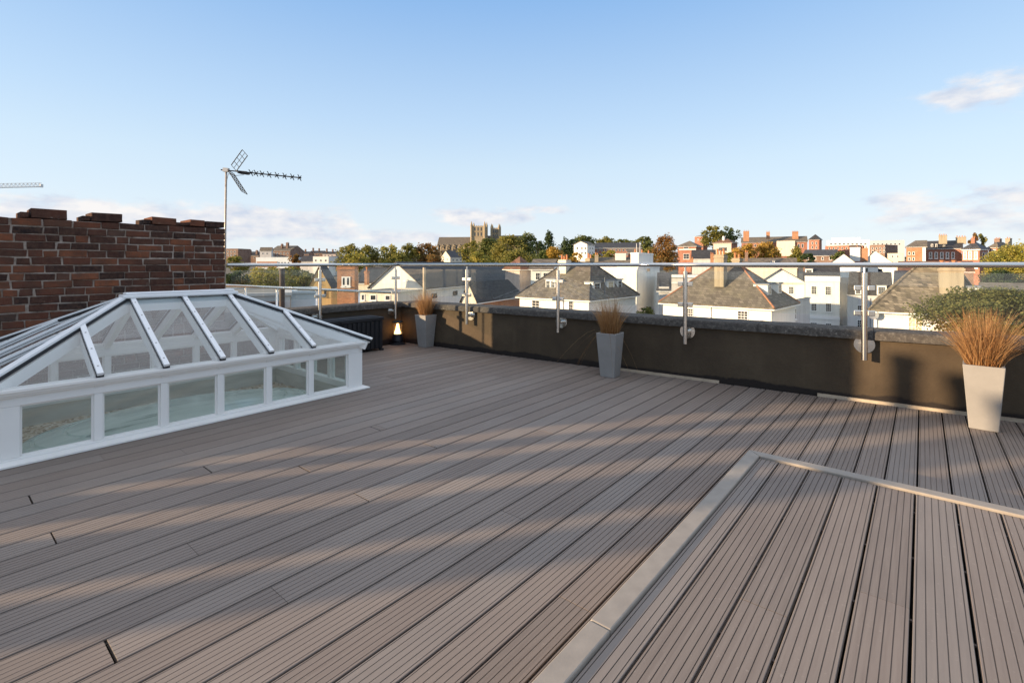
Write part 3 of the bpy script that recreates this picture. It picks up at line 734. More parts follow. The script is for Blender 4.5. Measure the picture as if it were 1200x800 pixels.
def lantern():
    p = P(466, 403); e = empty('lantern', p); tag(e, 'small lit black lantern with a glowing white cone, on the deck in the parapet corner', 'lantern')
    k = MAT['black_plastic']
    m = MB(); m.lathe([(0, 0), (.125, 0), (.125, .018), (.085, .03), (.078, .04), (.095, .06), (.088, .12), (.078, .135), (.078, .165), (0, .165)], n=24); autosmooth(m.build('base', k, e))
    M = Mat('lamp_glow'); M.col((1, .85, .6)); M.b.inputs['Emission Color'].default_value = (1, .80, .52, 1); M.b.inputs['Emission Strength'].default_value = 2.4
    m = MB(); m.lathe([(.001, .17), (.055, .17), (.048, .20), (.03, .25), (.021, .30), (.018, .33), (.001, .33)], n=20); m.build('light_cone', M.m, e, smooth=True)
    m = MB(); m.lathe([(.070, .166), (.070, .345)], n=24); m.build('glass_cylinder', pane_glass('lantern_glass', (1, .72, .40), .9, 0, .06), e, smooth=True)
    m = MB(); m.lathe([(0, .346), (.085, .346), (.09, .356), (.07, .372), (.02, .38), (0, .38)], n=24); autosmooth(m.build('cap', k, e))
    for i in range(4):
        m = MB(); q = math.pi/4+i*math.pi/2; m.tube((.074*math.cos(q), .074*math.sin(q), .16), (.074*math.cos(q), .074*math.sin(q), .35), .003, n=6); m.build('cage_wire', k, e)
    li = bpy.data.lights.new('lantern_light', 'POINT'); li.energy = .7; li.color = (1, .42, .13); li.shadow_soft_size = .04
    lo = bpy.data.objects.new('lantern_light', li); COL.objects.link(lo); lo.parent = e; lo.location = (0, 0, .27)
    li2 = lo
lantern()

def grass_tuft(mb, hgt, spread, count, seed, top, lean=(0, 0), strag=0, R=.1):
    r = random.Random(seed)
    for i in range(count + strag):
        a = r.uniform(0, 2*math.pi); rr = R*math.sqrt(r.random())
        b = Vector((rr*math.cos(a), rr*math.sin(a), top-.02)); 
        a2 = a + r.gauss(0, .7); st = i >= count
        L = hgt*r.uniform(.55, 1.08); out = spread*(r.random()**1.3)*(.35+rr/R)
        if st: L = hgt*r.uniform(.9, 1.5); out = spread*r.uniform(1.3, 2.1)
        w = r.uniform(.0012, .0026); dirv = Vector((math.cos(a2), math.sin(a2), 0)); sd = Vector((-dirv.y, dirv.x, 0)); n = 6
        q = r.uniform(0, math.pi); sd = (sd*math.cos(q) + dirv*math.sin(q)).normalized()
        droop = (r.uniform(.05, .7) if not st else r.uniform(.8, 1.9))*out/max(spread, .01)
        base = len(mb.v)
        for k in range(n+1):
            s = k/n; h = L*(s - droop*.5*s*s*s); h = h if not st else L*(s*.9 - droop*.75*s*s)
            p = b + dirv*(out*L/hgt*(s**1.7)) + Vector((lean[0]*s*s, lean[1]*s*s, h)); ww = w*(1-.85*s)
            mb.v.append(tuple(p-sd*ww)); mb.v.append(tuple(p+sd*ww))
        for k in range(n):
            q0 = base+2*k; mb.f.append((q0, q0+1, q0+3, q0+2)); mb.m.append(0)
def planter(base, rz, lab, top_w=.242, bot_w=.170, hgt=.50, count=420, gh=.40, spread=.16, seed=1, strag=4, lean=(0,0), rfac=.098):
    e = empty('planter', base, rz); tag(e, lab, 'planter', 'tapered grey planters along the parapet')
    a, b = bot_w/2, top_w/2; m = MB()
    def ring(h, z): return [(-h,-h,z),(h,-h,z),(h,h,z),(-h,h,z)]
    rings = [ring(a, 0), ring(b, hgt), ring(b-.022, hgt), ring(b-.03, hgt-.05)]
    for r0, r1 in zip(rings, rings[1:]):
        for i in range(4): j = (i+1) % 4; m.face([r0[i], r0[j], r1[j], r1[i]])
    m.face(rings[0][::-1]); o = m.build('pot', MAT['planter'], e)
    bm = bmesh.new(); bm.from_mesh(o.data); bmesh.ops.remove_doubles(bm, verts=bm.verts, dist=1e-5); bmesh.ops.recalc_face_normals(bm, faces=bm.faces); bm.to_mesh(o.data); bm.free(); bevel(o, .006, 3)
    m = MB(); m.face(ring(b-.028, hgt-.045)); m.build('soil', MAT['soil'], e)
    m = MB(); grass_tuft(m, gh, spread, count, seed, hgt-.03, lean, strag, rfac); m.build('dry_grass', MAT['grass'], e)
    return e
wz = math.atan2(WD.y, WD.x)
def pbase(u, v): return P(u, v) 
planter(pbase(499, 406.0), wz-.02, 'grey tapered planter of dry grass beside the lantern in the parapet corner', seed=2, gh=.45, spread=.25, count=850)
planter(pbase(715, 440.5), wz, 'grey tapered planter of upright dry grass in the middle of the right parapet', seed=5, gh=.45, spread=.22, count=900, strag=12, lean=(-.02, 0))
planter(pbase(1152.5, 501), math.radians(-43.0), 'sunlit grey tapered planter of bushy dry grass, the nearest of the three', seed=9, gh=.47, spread=.36, count=1750, strag=0, rfac=.105)

def aerial():
    n = 6.95; base = TN(t_at(262.5, n), n, 0); Y = base.y
    e = empty('tv_aerial', (base.x, base.y, .6)); tag(e, 'black television aerial on a rusty pale mast at the end of the brick wall', 'aerial')
    o0 = Vector(e.location)
    A = lambda u, v, dy=0: at(u, v, Y+dy) - o0
    m = MB(); m.tube(at(262.8, 312, Y)-o0-Vector((0,0,.6)), A(265, 199), .013, n=10); m.build('mast', MAT['mast'], e, smooth=True)
    m = MB(); m.tube(A(259, 199.0), A(353, 208.5), .008, n=8); m.build('boom', MAT['aerial_black'], e)
    m = MB(); m.bar(A(262, 199), A(268, 199.6), .045, .05); m.build('mast_bracket', MAT['galv'], e)
    bd = (A(353, 208.5)-A(259, 199)).normalized()
    for i, u in enumerate((294, 300, 307, 315.5, 324.5, 333.5, 342.5, 351)):
        c = A(u, 199+9.5*(u-259)/94); m = MB(); hv = .032
        # crossed X-shaped director
        for s in (-1, 1):
            m.bar(c + Vector((0, -.05, -s*hv)), c + Vector((0, .05, s*hv)), .006, .010)
        m.tube(c - bd*.012, c + bd*.012, .013, n=8); m.build('director', MAT['aerial_black'], e)
    m = MB(); c = A(285.5, 202.5); m.bar(c - bd*.06, c + bd*.06, .09, .035); m.bar(c-bd*.02+Vector((0,-.13,.0)), c-bd*.02+Vector((0,.13,.0)), .014, .02); bevel(m.build('dipole_box', MAT['aerial_black'], e), .01)
    def grid(p0, ex, ey, nx, ny, nm):
        m = MB()
        for i in range(nx+1): q = p0 + ex*(i/nx); m.tube(q, q+ey, .0055 if i in (0, nx) else .003, n=6)
        for j in range(ny+1): q = p0 + ey*(j/ny); m.tube(q, q+ex, .0035, n=6)
        m.build(nm, MAT['aerial_black'], e)
    # upper and lower reflector grids
    c0 = A(271, 199.8)
    up = A(290, 183) - A(277, 201); sd = A(268.5, 192.5) - A(277, 200.5); sd = sd + Vector((0, .05, 0)); 
    grid(A(277, 200.5), sd, up, 2, 4, 'reflector_grid')
    dn = A(286.5, 226) - A(270.5, 201.5); sd2 = Vector((.035, -.20, .012))
    grid(A(270.5, 201.5) - sd2*.5, sd2, dn, 3, 7, 'reflector_grid')
    m = MB(); 
    pts = [A(285, 203.5)+Vector((0,0,-.02)), A(276, 206), A(267, 204), A(264.6, 215), A(263.6, 260), A(263.2, 300)]
    for a, b in zip(pts, pts[1:]): m.tube(a + Vector((.012,-.012,0)), b + Vector((.012,-.012,0)), .003, n=6)
    m.build('cable', MAT['aerial_black'], e)
aerial()
# ------------------------------------------------------------------ the town
def smooth(a, b, x):
    x = min(1, max(0, (x-a)/(b-a))); return x*x*(3-2*x)
def ground_z(x, y):
    r = math.hypot(x, y); return -11 + 13.5*smooth(90, 420, y) + 11*smooth(420, 900, y) - 10*smooth(1100, 4000, r)
def terrain():
    m = MB(); ys = [-300, -60, 0, 20, 40, 60, 80, 100, 130, 160, 200, 250, 300, 350, 400, 460, 520, 600, 700, 800, 900, 1100, 1500, 2200, 3500, 6000, 9000]
    nx = 40
    for y in ys:
        w = 300 + abs(y)*2.2
        for i in range(nx+1):
            x = -w + 2*w*i/nx; m.v.append((x, y, ground_z(x, y) + (random.Random(i*31+int(y)).uniform(-.6, .6) if y > 130 else 0)))
    for j in range(len(ys)-1):
        for i in range(nx): q = j*(nx+1)+i; m.f.append((q, q+1, q+nx+2, q+nx+1)); m.m.append(0)
    tag(m.build('ground', MAT['ground'], smooth=True), kind='structure')
    m = MB()
    for (a, b, w) in (((-40, 27), (60, 27), 9), ((20, 27), (34, 150), 7)):
        p0 = Vector((*a, -10.99)); p1 = Vector((*b, -10.99)); d = (p1-p0).normalized(); s = Vector((-d.y, d.x, 0))*w/2
        n = 24
        for i in range(n):
            q0 = p0 + (p1-p0)*i/n; q1 = p0 + (p1-p0)*(i+1)/n
            zz = lambda q: Vector((q.x, q.y, ground_z(q.x, q.y)+.03 + (.004 if w == 7 else 0)))
            m.face([zz(q0-s), zz(q1-s), zz(q1+s), zz(q0+s)])
    tag(m.build('street', MAT['asphalt']), kind='structure')
terrain()
# the building the terrace stands on
def own_building():
    e = empty('terrace_building', TN(0, 2, -11)); o0 = Vector(e.location); m = MB()
    q = [TN(-3.5, -4.45), TN(t_wall(-4.45)+.2, -4.45), WC - WN*.27 + N2*.2, TN(-3.5, 6.86)]
    m.prism([(p.x-o0.x, p.y-o0.y) for p in q], 0, 10.69); recalc(m.build('wall', MAT['render_cream'], e))
    tag(e, 'building whose flat roof carries the decked terrace with its parapets', 'building')
own_building()

class House:
    """walls and roof around corner A (front left), B (front right); right-hand wall runs back from B"""
    def __init__(s, name, label, cat, uA, uB, YB, phi, v_eave, uC=None, depth=None, wall='render_white', roof='slate_dark', ridge=None, rise=3.0, ov=.3,
                 gable=None, parapet=0.0, ridge_tiles=None, roof_th=.14, rv=None, group=None, at_A=False, wall_label=None):
        if uC is not None and depth is not None:      # turn the house until its right-hand wall is `depth` long
            best = None
            for q in range(1, 140):
                a = math.radians(q*.5); r = (uC-CX)/F; x, y = (uB-CX)/F*YB, YB; den = math.sin(a) - r*math.cos(a)
                if abs(den) < 1e-6: continue
                dd = (r*y - x)/den
                if dd > 0 and (best is None or abs(dd-depth) < best[0]): best = (abs(dd-depth), q*.5)
            phi = best[1]; depth = None
        if uC is None and uA > 600: phi = max(phi, math.degrees(math.atan2(uA-CX, F)) + 1.5)     # squarely towards the terrace
        phi = math.radians(phi); s.phi = phi
        fx = Vector((math.cos(phi), -math.sin(phi), 0)); fy = Vector((math.sin(phi), math.cos(phi), 0)); s.fx, s.fy = fx, fy
        B = at(uB, VH, YB); B.z = 0
        def solve(u, d):
            r = (u-CX)/F; return (r*B.y - B.x)/(d.x - r*d.y)
        s.w = -solve(uA, fx); s.d = depth if depth is not None else solve(uC, fy)
        if globals().get('DBG'): print('HS', label[:40], round(s.w,1), round(s.d,1))
        if s.d <= 0 or s.w <= 0 or s.d > 200: raise ValueError('%s %s %s' % (label, s.w, s.d))
        A = B - fx*s.w; s.A = A; s.B = B
        s.ze = H - (v_eave-VH)*YB/F
        s.gz = min(ground_z(A.x, A.y), ground_z(B.x, B.y), ground_z(*(B+fy*s.d).to_2d())) - .6
        s.e = empty(name, (A.x, A.y, s.gz), -phi); tag(s.e, label, cat, group)
        s.h = s.ze - s.gz; w, d, h = s.w, s.d, s.h
        s.wallm = MAT[wall]; s.roofm = MAT[roof] if roof else None
        m = MB(); m.box(0, w, 0, d, 0, h + parapet)
        zr = h + rise
        s.zr = zr; s.ridge = ridge
        if ridge:
            (a0, b0), (a1, b1) = ridge; x0, y0, x1, y1 = a0*w, b0*d, a1*w, b1*d
            if b0 <= 0: m.face([(0, 0, h), (w, 0, h), (x0, .001, zr-.05)])
            if b1 >= 1: m.face([(w, d, h), (0, d, h), (x1, d, zr-.05)])
            if a0 <= 0: m.face([(0, d, h), (0, 0, h), (.001, y0, zr-.05)])
            if a1 >= 1: m.face([(w, 0, h), (w, d, h), (w-.001, y1, zr-.05)])
        s.wall = m.build('wall', s.wallm, s.e)
        if ridge:
            m = MB(); k = ov*rise/max(.5, min(w, d)/2)
            xe0, xe1, ye0, ye1 = -ov, w+ov, -ov, d+ov; z0 = h + .06 - k*.6
            rx0, ry0, rx1, ry1 = x0, y0, x1, y1
            zr2 = zr + .06
            if b0 <= 0: ry0 = -ov
            if b1 >= 1: ry1 = d+ov
            if a0 <= 0: rx0 = -ov
            if a1 >= 1: rx1 = w+ov
            R0, R1 = (rx0, ry0, zr2), (rx1, ry1, zr2)
            c = [(xe0, ye0, z0), (xe1, ye0, z0), (xe1, ye1, z0), (xe0, ye1, z0)]
            dn = lambda p: (p[0], p[1], p[2]-roof_th)
            along_x = abs(rx1-rx0) >= abs(ry1-ry0)
            if along_x: fs = [[c[0], c[1], R1, R0], [c[2], c[3], R0, R1]] + ([[c[3], c[0], R0]] if a0 > 0 else []) + ([[c[1], c[2], R1]] if a1 < 1 else [])
            else: fs = [[c[1], c[2], R1, R0], [c[3], c[0], R0, R1]] + ([[c[0], c[1], R0]] if b0 > 0 else []) + ([[c[2], c[3], R1]] if b1 < 1 else [])
            for f in fs:
                m.face(f)
                g = [dn(p) for p in f]; m.face(g[::-1])
                for i in range(len(f)):
                    j = (i+1) % len(f); m.face([f[i], f[j], g[j], g[i]])
            s.roof = m.build('roof', s.roofm, s.e)
            if ridge_tiles:
                m = MB(); L = [(R0, R1)]
                if along_x:
                    if a0 > 0: L += [(c[0], R0), (c[3], R0)]
                    if a1 < 1: L += [(c[1], R1), (c[2], R1)]
                else:
                    if b0 > 0: L += [(c[0], R0), (c[1], R0)]
                    if b1 < 1: L += [(c[2], R1), (c[3], R1)]
                for p, q in L: m.tube(p, q, .09, n=6)
                m.build('ridge_tiles', MAT[ridge_tiles], s.roof)
            # gutter along the eaves
            m = MB(); 
            for i in range(4):
                j = (i+1) % 4; p, q = Vector(c[i]), Vector(c[j])
                gab = (i == 0 and b0 <= 0) or (i == 2 and b1 >= 1) or (i == 3 and a0 <= 0) or (i == 1 and a1 >= 1)
                if not gab: m.bar(p - Vector((0, 0, roof_th+.05)), q - Vector((0, 0, roof_th+.05)), .12, .10)
            m.build('gutter', MAT['frame'], s.e)
        elif roof:
            m = MB(); m.box(.25, w-.25, .25, d-.25, h+.002, h+.05); s.roof = m.build('roof', s.roofm, s.e)
            m = MB(); t = .25
            for q in ((-.08, w+.08, -.08, t), (-.08, w+.08, d-t, d+.08), (-.08, t, t, d-t), (w-t, w+.08, t, d-t)): m.box(*q, h+parapet+.003, h+parapet+.14)
            m.build('coping', s.wallm, s.e)
    def roof_y(s, u, v):
        """distance (world Y) at which the line of sight through u, v meets the front slope"""
        p0 = Vector(s.e.location) + s.fy*(-.3) + Vector((0, 0, s.h)); up = s.fy*(s.ridge[0][1]*s.d+.3) + Vector((0, 0, s.zr-s.h)); n = s.fx.cross(up)
        o = Vector((0, 0, H)); r = Vector(((u-CX)/F, 1, -(v-VH)/F)); return ((p0-o).dot(n)/r.dot(n))
    def loc(s, p): q = p - Vector(s.e.location); return Vector((q.dot(s.fx), q.dot(s.fy), q.z))
    def hit(s, u, v, face='front', off=0.0):
        o = Vector((0, 0, H)); r = Vector(((u-CX)/F, 1, -(v-VH)/F))
        if face == 'front': p0, n = s.A + s.fy*off, s.fy
        else: p0, n = s.B - s.fx*off, s.fx
        k = (p0 - o).dot(n) / r.dot(n); return s.loc(o + r*k)
    def window(s, u0, v0, u1, v1, face='front', bars=(2, 2), pane='pane', frame='frame', parent=None, off=0.0, sill=True, fw=None, simple=False, name='window', proud=.0):
        a = s.hit(u0, v0, face, off); b = s.hit(u1, v1, face, off)
        ax = 0 if face == 'front' else 1
        c0, c1 = sorted((a[ax], b[ax])); z1, z0 = max(a.z, b.z), min(a.z, b.z)
        fw = fw or min(.09, (c1-c0)*.12); m = MB(); mp = MB(); base = off if face == 'front' else s.w - off; sg = -1 if face == 'front' else 1
        base += sg*proud
        def bx(mm, p0, p1, q0, q1, d0, d1, mi=0):
            e0, e1 = sorted((base+sg*d0, base+sg*d1))
            if face == 'front': mm.box(p0, p1, e0, e1, q0, q1, mi)
            else: mm.box(e0, e1, p0, p1, q0, q1, mi)
        dd = .06 if simple else .05
        bx(m, c0-fw, c0, z0-fw, z1+fw, .002, dd); bx(m, c1, c1+fw, z0-fw, z1+fw, .002, dd); bx(m, c0, c1, z1, z1+fw, .002, dd); bx(m, c0, c1, z0-fw, z0, .002, dd)
        bw = fw*.38
        if not simple:
            for i in range(1, bars[0]): x = c0+(c1-c0)*i/bars[0]; bx(m, x-bw/2, x+bw/2, z0, z1, .012, .035)
            for j in range(1, bars[1]): z = z0+(z1-z0)*j/bars[1]; w_ = bw*(1.5 if j*2 == bars[1] else 1); bx(m, c0, c1, z-w_/2, z+w_/2, .012, .036)
            if sill: bx(m, c0-fw*1.6, c1+fw*1.6, z0-fw*1.9, z0-fw, .002, .14)
            o = m.build(name, MAT[frame], parent or s.e); bx(mp, c0, c1, z0, z1, .003, .011); mp.build('pane', MAT[pane], o)
        else:
            bx(m, c0, c1, z0, z1, .003, .02, 1); o = m.build(name, [MAT[frame], MAT[pane]], parent or s.e)
        return o
    def dormer(s, u0, v0, u1, v1, face='front', off=1.2, depth=2.0, wall='frame', roof='lead', bars=(2, 2), n=1, pane='pane'):
        a = s.hit(u0, v0, face, off); b = s.hit(u1, v1, face, off); ax = 0 if face == 'front' else 1
        c0, c1 = sorted((a[ax], b[ax])); z1, z0 = max(a.z, b.z), min(a.z, b.z); m = MB(); r = MB()
        if face == 'front': m.box(c0, c1, off, off+depth, z0-.3, z1); r.box(c0-.12, c1+.12, off-.15, off+depth, z1+.002, z1+.12)
        else: m.box(s.w-off-depth, s.w-off, c0, c1, z0-.3, z1); r.box(s.w-off-depth, s.w-off+.15, c0-.12, c1+.12, z1+.002, z1+.12)
        d = m.build('dormer', MAT[wall], s.e); r.build('dormer_roof', MAT[roof], d)
        du = (u1-u0)/n
        for i in range(n): s.window(u0+du*i+du*.16, v0+(v1-v0)*.16, u0+du*(i+1)-du*.16, v1-(v1-v0)*.14, face, bars, pane, parent=d, off=off, sill=False, fw=.05)
        return d
    def chimney(s, u0, u1, vt, vb, Y, depth=.9, mat='brick_red', pots=2, pot_h=.6, cap=True):
        a = s.loc(at(u0, vt, Y)); b = s.loc(at(u1, vb, Y)); x0 = a.x; wd = (u1-u0)*Y/F*.82; m = MB()
        m.box(x0, x0+wd, a.y, a.y+depth, b.z, a.z)
        if cap: m.box(x0-.07, x0+wd+.07, a.y-.07, a.y+depth+.07, a.z-.28, a.z-.10); m.box(x0-.04, x0+wd+.04, a.y-.04, a.y+depth+.04, a.z+.001, a.z+.06)
        c = m.build('chimney', MAT[mat], s.e)
        for i in range(pots):
            m = MB(); x = x0+wd*(i+.5)/pots; h2 = pot_h*(1 - .25*(i % 2)); rr = min(.15, wd/pots*.4)
            m.lathe([(rr, 0), (rr*.8, h2*.8), (rr*1.05, h2*.82), (rr*1.05, h2), (rr*.6, h2)], (x, a.y+depth/2, a.z+.06), 10); m.build('chimney_pot', MAT['pot'], c)
        return c
    def band(s, v0, v1, mat='frame', face='front', u0=None, u1=None, proud=.08, name='string_course'):
        a = s.hit(u0 if u0 else 600, v0, face); 
        um = (u0+u1)/2
        z1 = s.hit(um, v0, face).z; z0 = s.hit(um, v1, face).z; m = MB()
        if face == 'front': m.box(-.05, s.w+.05, -proud, -.003, z0, z1)
        else: m.box(s.w+.003, s.w+proud, 0, s.d, z0, z1)
        return m.build(name, MAT[mat], s.e)
    def pipe(s, u, v0, v1, face='front', mat='frame', r=.05):
        a = s.hit(u, v0, face); b = s.hit(u, v1, face); m = MB(); o = Vector((0, -.08, 0)) if face == 'front' else Vector((.08, 0, 0))
        m.tube(a+o, b+o, r, n=8); m.build('drainpipe', MAT[mat], s.e)

# ---- near row, right of the corner
h = House('house', 'white house with brown hipped slate roof and three side dormers, behind the middle planter', 'house', 609, 690, 52, 30, 349.5, uC=745, depth=11,
          roof='slate_brown', ridge=((.36, .42), (.74, .42)), rise=3.75, ov=.35, ridge_tiles='slate_dark')
h.window(624, 352, 632, 362, bars=(2, 3)); h.window(667, 353, 671.5, 364, bars=(2, 3)); h.pipe(660, 350, 372)
h.dormer(639.5, 327.5, 651, 338.5, off=1.0, depth=1.6, n=2)
h.dormer(695, 331, 704, 340, 'right', off=.42, depth=1.1, bars=(2, 2)); h.dormer(711.5, 329, 720, 339, 'right', off=.42, depth=1.1, pane='curtain'); h.dormer(723.5, 328, 729, 337.5, 'right', off=.42, depth=1.1)
h.chimney(654.5, 667, 305, 330, 58, 1.0, 'render_cream', 3); h.chimney(686, 693, 303, 318, 60, 1.0, 'chimney_buff', 2)
h.pipe(708, 325, 345, 'right', 'lead')
h = House('house', 'tall plain white house with a flared white chimney and shaded right wall', 'house', 690, 747, 75, 30, 314, uC=773, depth=12, ridge=None, roof='flat_roof', parapet=.0)
h.window(757.5, 314.5, 761.5, 318, 'right', simple=True); h.pipe(746, 316, 372)
m = MB(); a = h.hit(748.5, 314, 'right'); b = h.hit(766, 297, 'right'); zt = b.z
m.box(h.w-1.3, h.w-.05, a.y+.1, b.y-.1, h.h, zt); m.box(h.w-1.36, h.w+.02, a.y-.0, b.y+.0, h.h+.003, h.h+(zt-h.h)*.35); m.box(h.w-1.36, h.w+.02, a.y+.05, b.y-.05, zt-.25, zt-.05)
c = m.build('chimney', MAT['render_white'], h.e)
for i in range(3): m = MB(); m.lathe([(.15, 0), (.11, .5), (.14, .55), (.1, .55)], (h.w-.7, a.y+.5+(b.y-a.y-1)*i/2, zt), 10); m.build('chimney_pot', MAT['pot'], c)
h = House('house', 'white house with large slate hipped roof, orange ridge tiles and tall buff chimney', 'house', 777, 904, 46, 43, 359, uC=932,
          roof='slate_brown', ridge=((.36, .5), (.62, .5)), rise=3.7, ov=.35, ridge_tiles='clay')
h.window(805, 361.5, 812, 373, bars=(3, 4)); h.window(865, 364.5, 876, 377, bars=(3, 4)); h.pipe(833, 357, 377)
h.dormer(899.5, 334, 904, 346, 'right', off=.85, depth=1.3); h.dormer(911.5, 332.5, 916, 344, 'right', off=.85, depth=1.3)
h.chimney(837, 850, 299, 336, 51, 1.0, 'chimney_buff', 3); h.chimney(857.5, 868, 303, 318, 56, 1.0, 'chimney_buff', 2)
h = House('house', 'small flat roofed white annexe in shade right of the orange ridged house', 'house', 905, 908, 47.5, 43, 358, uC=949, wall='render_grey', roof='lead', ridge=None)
h.window(927, 363, 932.5, 373, 'right', bars=(2, 2)); h.pipe(926, 360, 380, 'right', 'lead')
h = House('house', 'white pedimented house with a low triangular gable and one upper sash window', 'house', 893, 943, 100, 8, 330.5, depth=11, roof='slate_blue', ridge=((.46, 0), (.46, 1)), rise=2.65, ov=.35)
h.window(924.7, 336, 929.7, 344, bars=(3, 4)); h.band(330.5, 332.5, 'render_cream', u0=893, u1=943, proud=.3)
h.window(899, 337, 904, 345, bars=(3, 4))
h = House('house', 'white flat fronted terrace house with two rows of tall sash windows', 'house', 943.5, 984, 95, 8, 324, depth=6, roof='slate_dark', ridge=((0, .5), (1, .5)), rise=1.7, ov=.1)
for (a, b, c, d) in ((951, 335.5, 956.5, 344.5), (967.5, 336, 973.5, 345.5), (951, 356, 956.5, 364), (968, 355.5, 973.8, 365), (950, 378, 957, 388), (968, 379, 974, 388)): h.window(a, b, c, d, bars=(3, 4))
h.band(323.5, 330, 'frame', u0=944, u1=984, proud=.22, name='cornice'); h.band(371, 374, 'frame', u0=944, u1=984, proud=.1)
h.dormer(943.5, 315, 952.5, 323, off=1.2, depth=2.2, bars=(3, 3))
h = House('house', 'narrow white link block between the terrace house and the slate mansard', 'house', 984.5, 996, 96, 8, 326, depth=6, roof='lead', ridge=None)
# mansard house
h = House('house', 'white house under a tall dark slate mansard with two white dormers', 'house', 993, 1047, 88, 8, 348, depth=9, wall='render_grey', roof='lead', ridge=None, parapet=0)
mz0, mz1 = h.h+.06, h.hit(1010, 319, 'front', .9).z; m = MB()
r0 = [(.0, .05, mz0), (h.w, .05, mz0), (h.w, h.d, mz0), (0, h.d, mz0)]; r1 = [(.25, .95, mz1), (h.w-.25, .95, mz1), (h.w-.25, h.d-.5, mz1), (.25, h.d-.5, mz1)]
for i in range(4): j = (i+1) % 4; m.face([r0[i], r0[j], r1[j], r1[i]])
m.face(r1); m.build('mansard', MAT['slate_dark'], h.e)
h.dormer(1002, 335, 1016, 345.5, off=.1, depth=1.4, n=2, bars=(3, 3)); h.dormer(1027.5, 334.5, 1039, 346.5, off=.1, depth=1.4, bars=(4, 4))
h.window(1005, 358, 1012, 368, bars=(3, 4)); h.window(1005, 375, 1012, 386, bars=(3, 4)); h.pipe(1020, 349, 385, mat='lead')
# white gables beyond
h = House('house', 'left one of two joined white gables behind the handrail', 'house', 968, 1008, 130, 10, 312, depth=10, roof='slate_dark', ridge=((.52, 0), (.52, 1)), rise=3.4, ov=.15)
h.chimney(996, 1008, 290, 306, 135, 1.2, 'render_white', 0)
h = House('house', 'right one of two joined white gables with an orange brick chimney', 'house', 1008.3, 1050, 130, 10, 310, depth=10, roof='slate_dark', ridge=((.42, 0), (.42, 1)), rise=3.8, ov=.15)
h.chimney(1008.5, 1017, 291, 306, 134, 1.2, 'brick_orange', 2); h.window(1012, 314, 1017, 318.5, simple=True)
h.window(1029, 315, 1034, 319, simple=True)
# right house
h = House('house', 'cream white house with mottled buff hipped roof and big plain chimney, left of the bush', 'house', 1024, 1156, 34, 20, 366, depth=8.5, wall='render_white',
          roof='tile_buff', ridge=((.46, .5), (.78, .5)), rise=3.35, ov=.3, ridge_tiles='tile_buff')
h.window(1065, 372, 1080.5, 389, bars=(4, 3), pane='curtain')
h.chimney(1101, 1127, 313, 345, h.roof_y(1101, 343), 1.3, 'chimney_buff', 4, .45); h.dormer(1135, 337, 1148, 351, off=1.0, depth=2.2, bars=(1, 1))
h.pipe(1027, 368, 390); h.pipe(1100, 372, 392)
m = MB(); c = h.hit(1022, 368.5); m.lathe([(.001, 0), (.3, .09), (.34, .12)], (0, 0, 0), 16)
M_ = Matrix.Translation(c + Vector((.1, -.3, 0))) @ Matrix.Rotation(math.radians(80), 4, 'X'); m.v = [tuple(M_ @ Vector(p)) for p in m.v]; m.build('satellite_dish', MAT['lead'], h.e)
# chapel-like hall, left
h = House('hall', 'long white gabled hall with a huge dark slate roof left of centre', 'hall', 434, 497, 64, 17, 337, uC=611, depth=40, roof='slate_dark', ridge=((.5, 0), (.5, .93)), rise=3.3, ov=.3)
h.window(486, 341, 488.5, 348, bars=(1, 2)); h.window(505, 344, 512, 349, 'right', simple=True); h.window(530, 341, 536, 346, 'right', simple=True)
h.pipe(498.5, 338, 362, 'right', 'lead')
h = House('house', 'low white gabled house with brick side wall and dark slate roof below the hall', 'house', 541, 558, 58, 24, 352, uC=612, depth=14, roof='slate_dark', ridge=((.5, 0), (.5, .8)), rise=2.1, ov=.2, wall='render_cream')
m = MB(); m.box(h.w+.002, h.w+.06, .15, h.d-.02, 0, h.h-.15); m.build('brick_side_wall', MAT['brick_orange'], h.e)
for (ua, ub, va, vb) in ((560, 567, 341, 346), (584, 592, 338, 343)):
    m = MB(); pp = [h.hit(u, v, 'right', .75) for u, v in ((ua, vb), (ub, vb-.6), (ub+1, va-.4), (ua+1, va))]
    m.face([(p.x-.0, p.y, h.h+.46+.0) if k < 2 else (p.x-.5, p.y, h.h+.93) for k, p in enumerate(pp)]); m.build('skylight_window', MAT['lead'], h.roof)
h = House('house', 'pinkish house with a reddish pyramid roof peeping over the handrail', 'house', 592, 609, 84, 35, 313.5, uC=626, depth=4.5, wall='render_pink', roof='tile_red', ridge=((.49, .5), (.51, .5)), rise=1.9, ov=.35)
h = House('house', 'small white house with one window between the pyramid roof and the brown hipped roof', 'house', 622, 647, 78, 12, 314, depth=8, roof='slate_brown', ridge=((0, .5), (1, .5)), rise=1.4)
h.window(628, 320, 632.5, 327.5, bars=(2, 2)); h.window(637, 320, 641, 327.5, bars=(2, 2))
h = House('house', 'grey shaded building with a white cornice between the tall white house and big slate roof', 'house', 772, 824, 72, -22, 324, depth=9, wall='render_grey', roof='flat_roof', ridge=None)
h.band(322, 325, 'frame', u0=773, u1=823, proud=.3, name='cornice'); h.band(331, 332.5, 'frame', u0=773, u1=823, proud=.15)
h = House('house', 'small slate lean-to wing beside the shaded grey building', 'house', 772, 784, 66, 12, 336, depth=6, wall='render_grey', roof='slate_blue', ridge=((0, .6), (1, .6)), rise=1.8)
h = House('house', 'brown roofed terrace with white end chimneys behind the tall white house', 'house', 697, 752, 108, 8, 313, depth=9, roof='slate_brown', ridge=((0, .5), (1, .5)), rise=2.2, ov=.2)
h.chimney(721, 736, 297, 310, 112, 1.6, 'render_white', 0); h.chimney(697, 702, 299, 310, 112, 1.6, 'chimney_buff', 2)
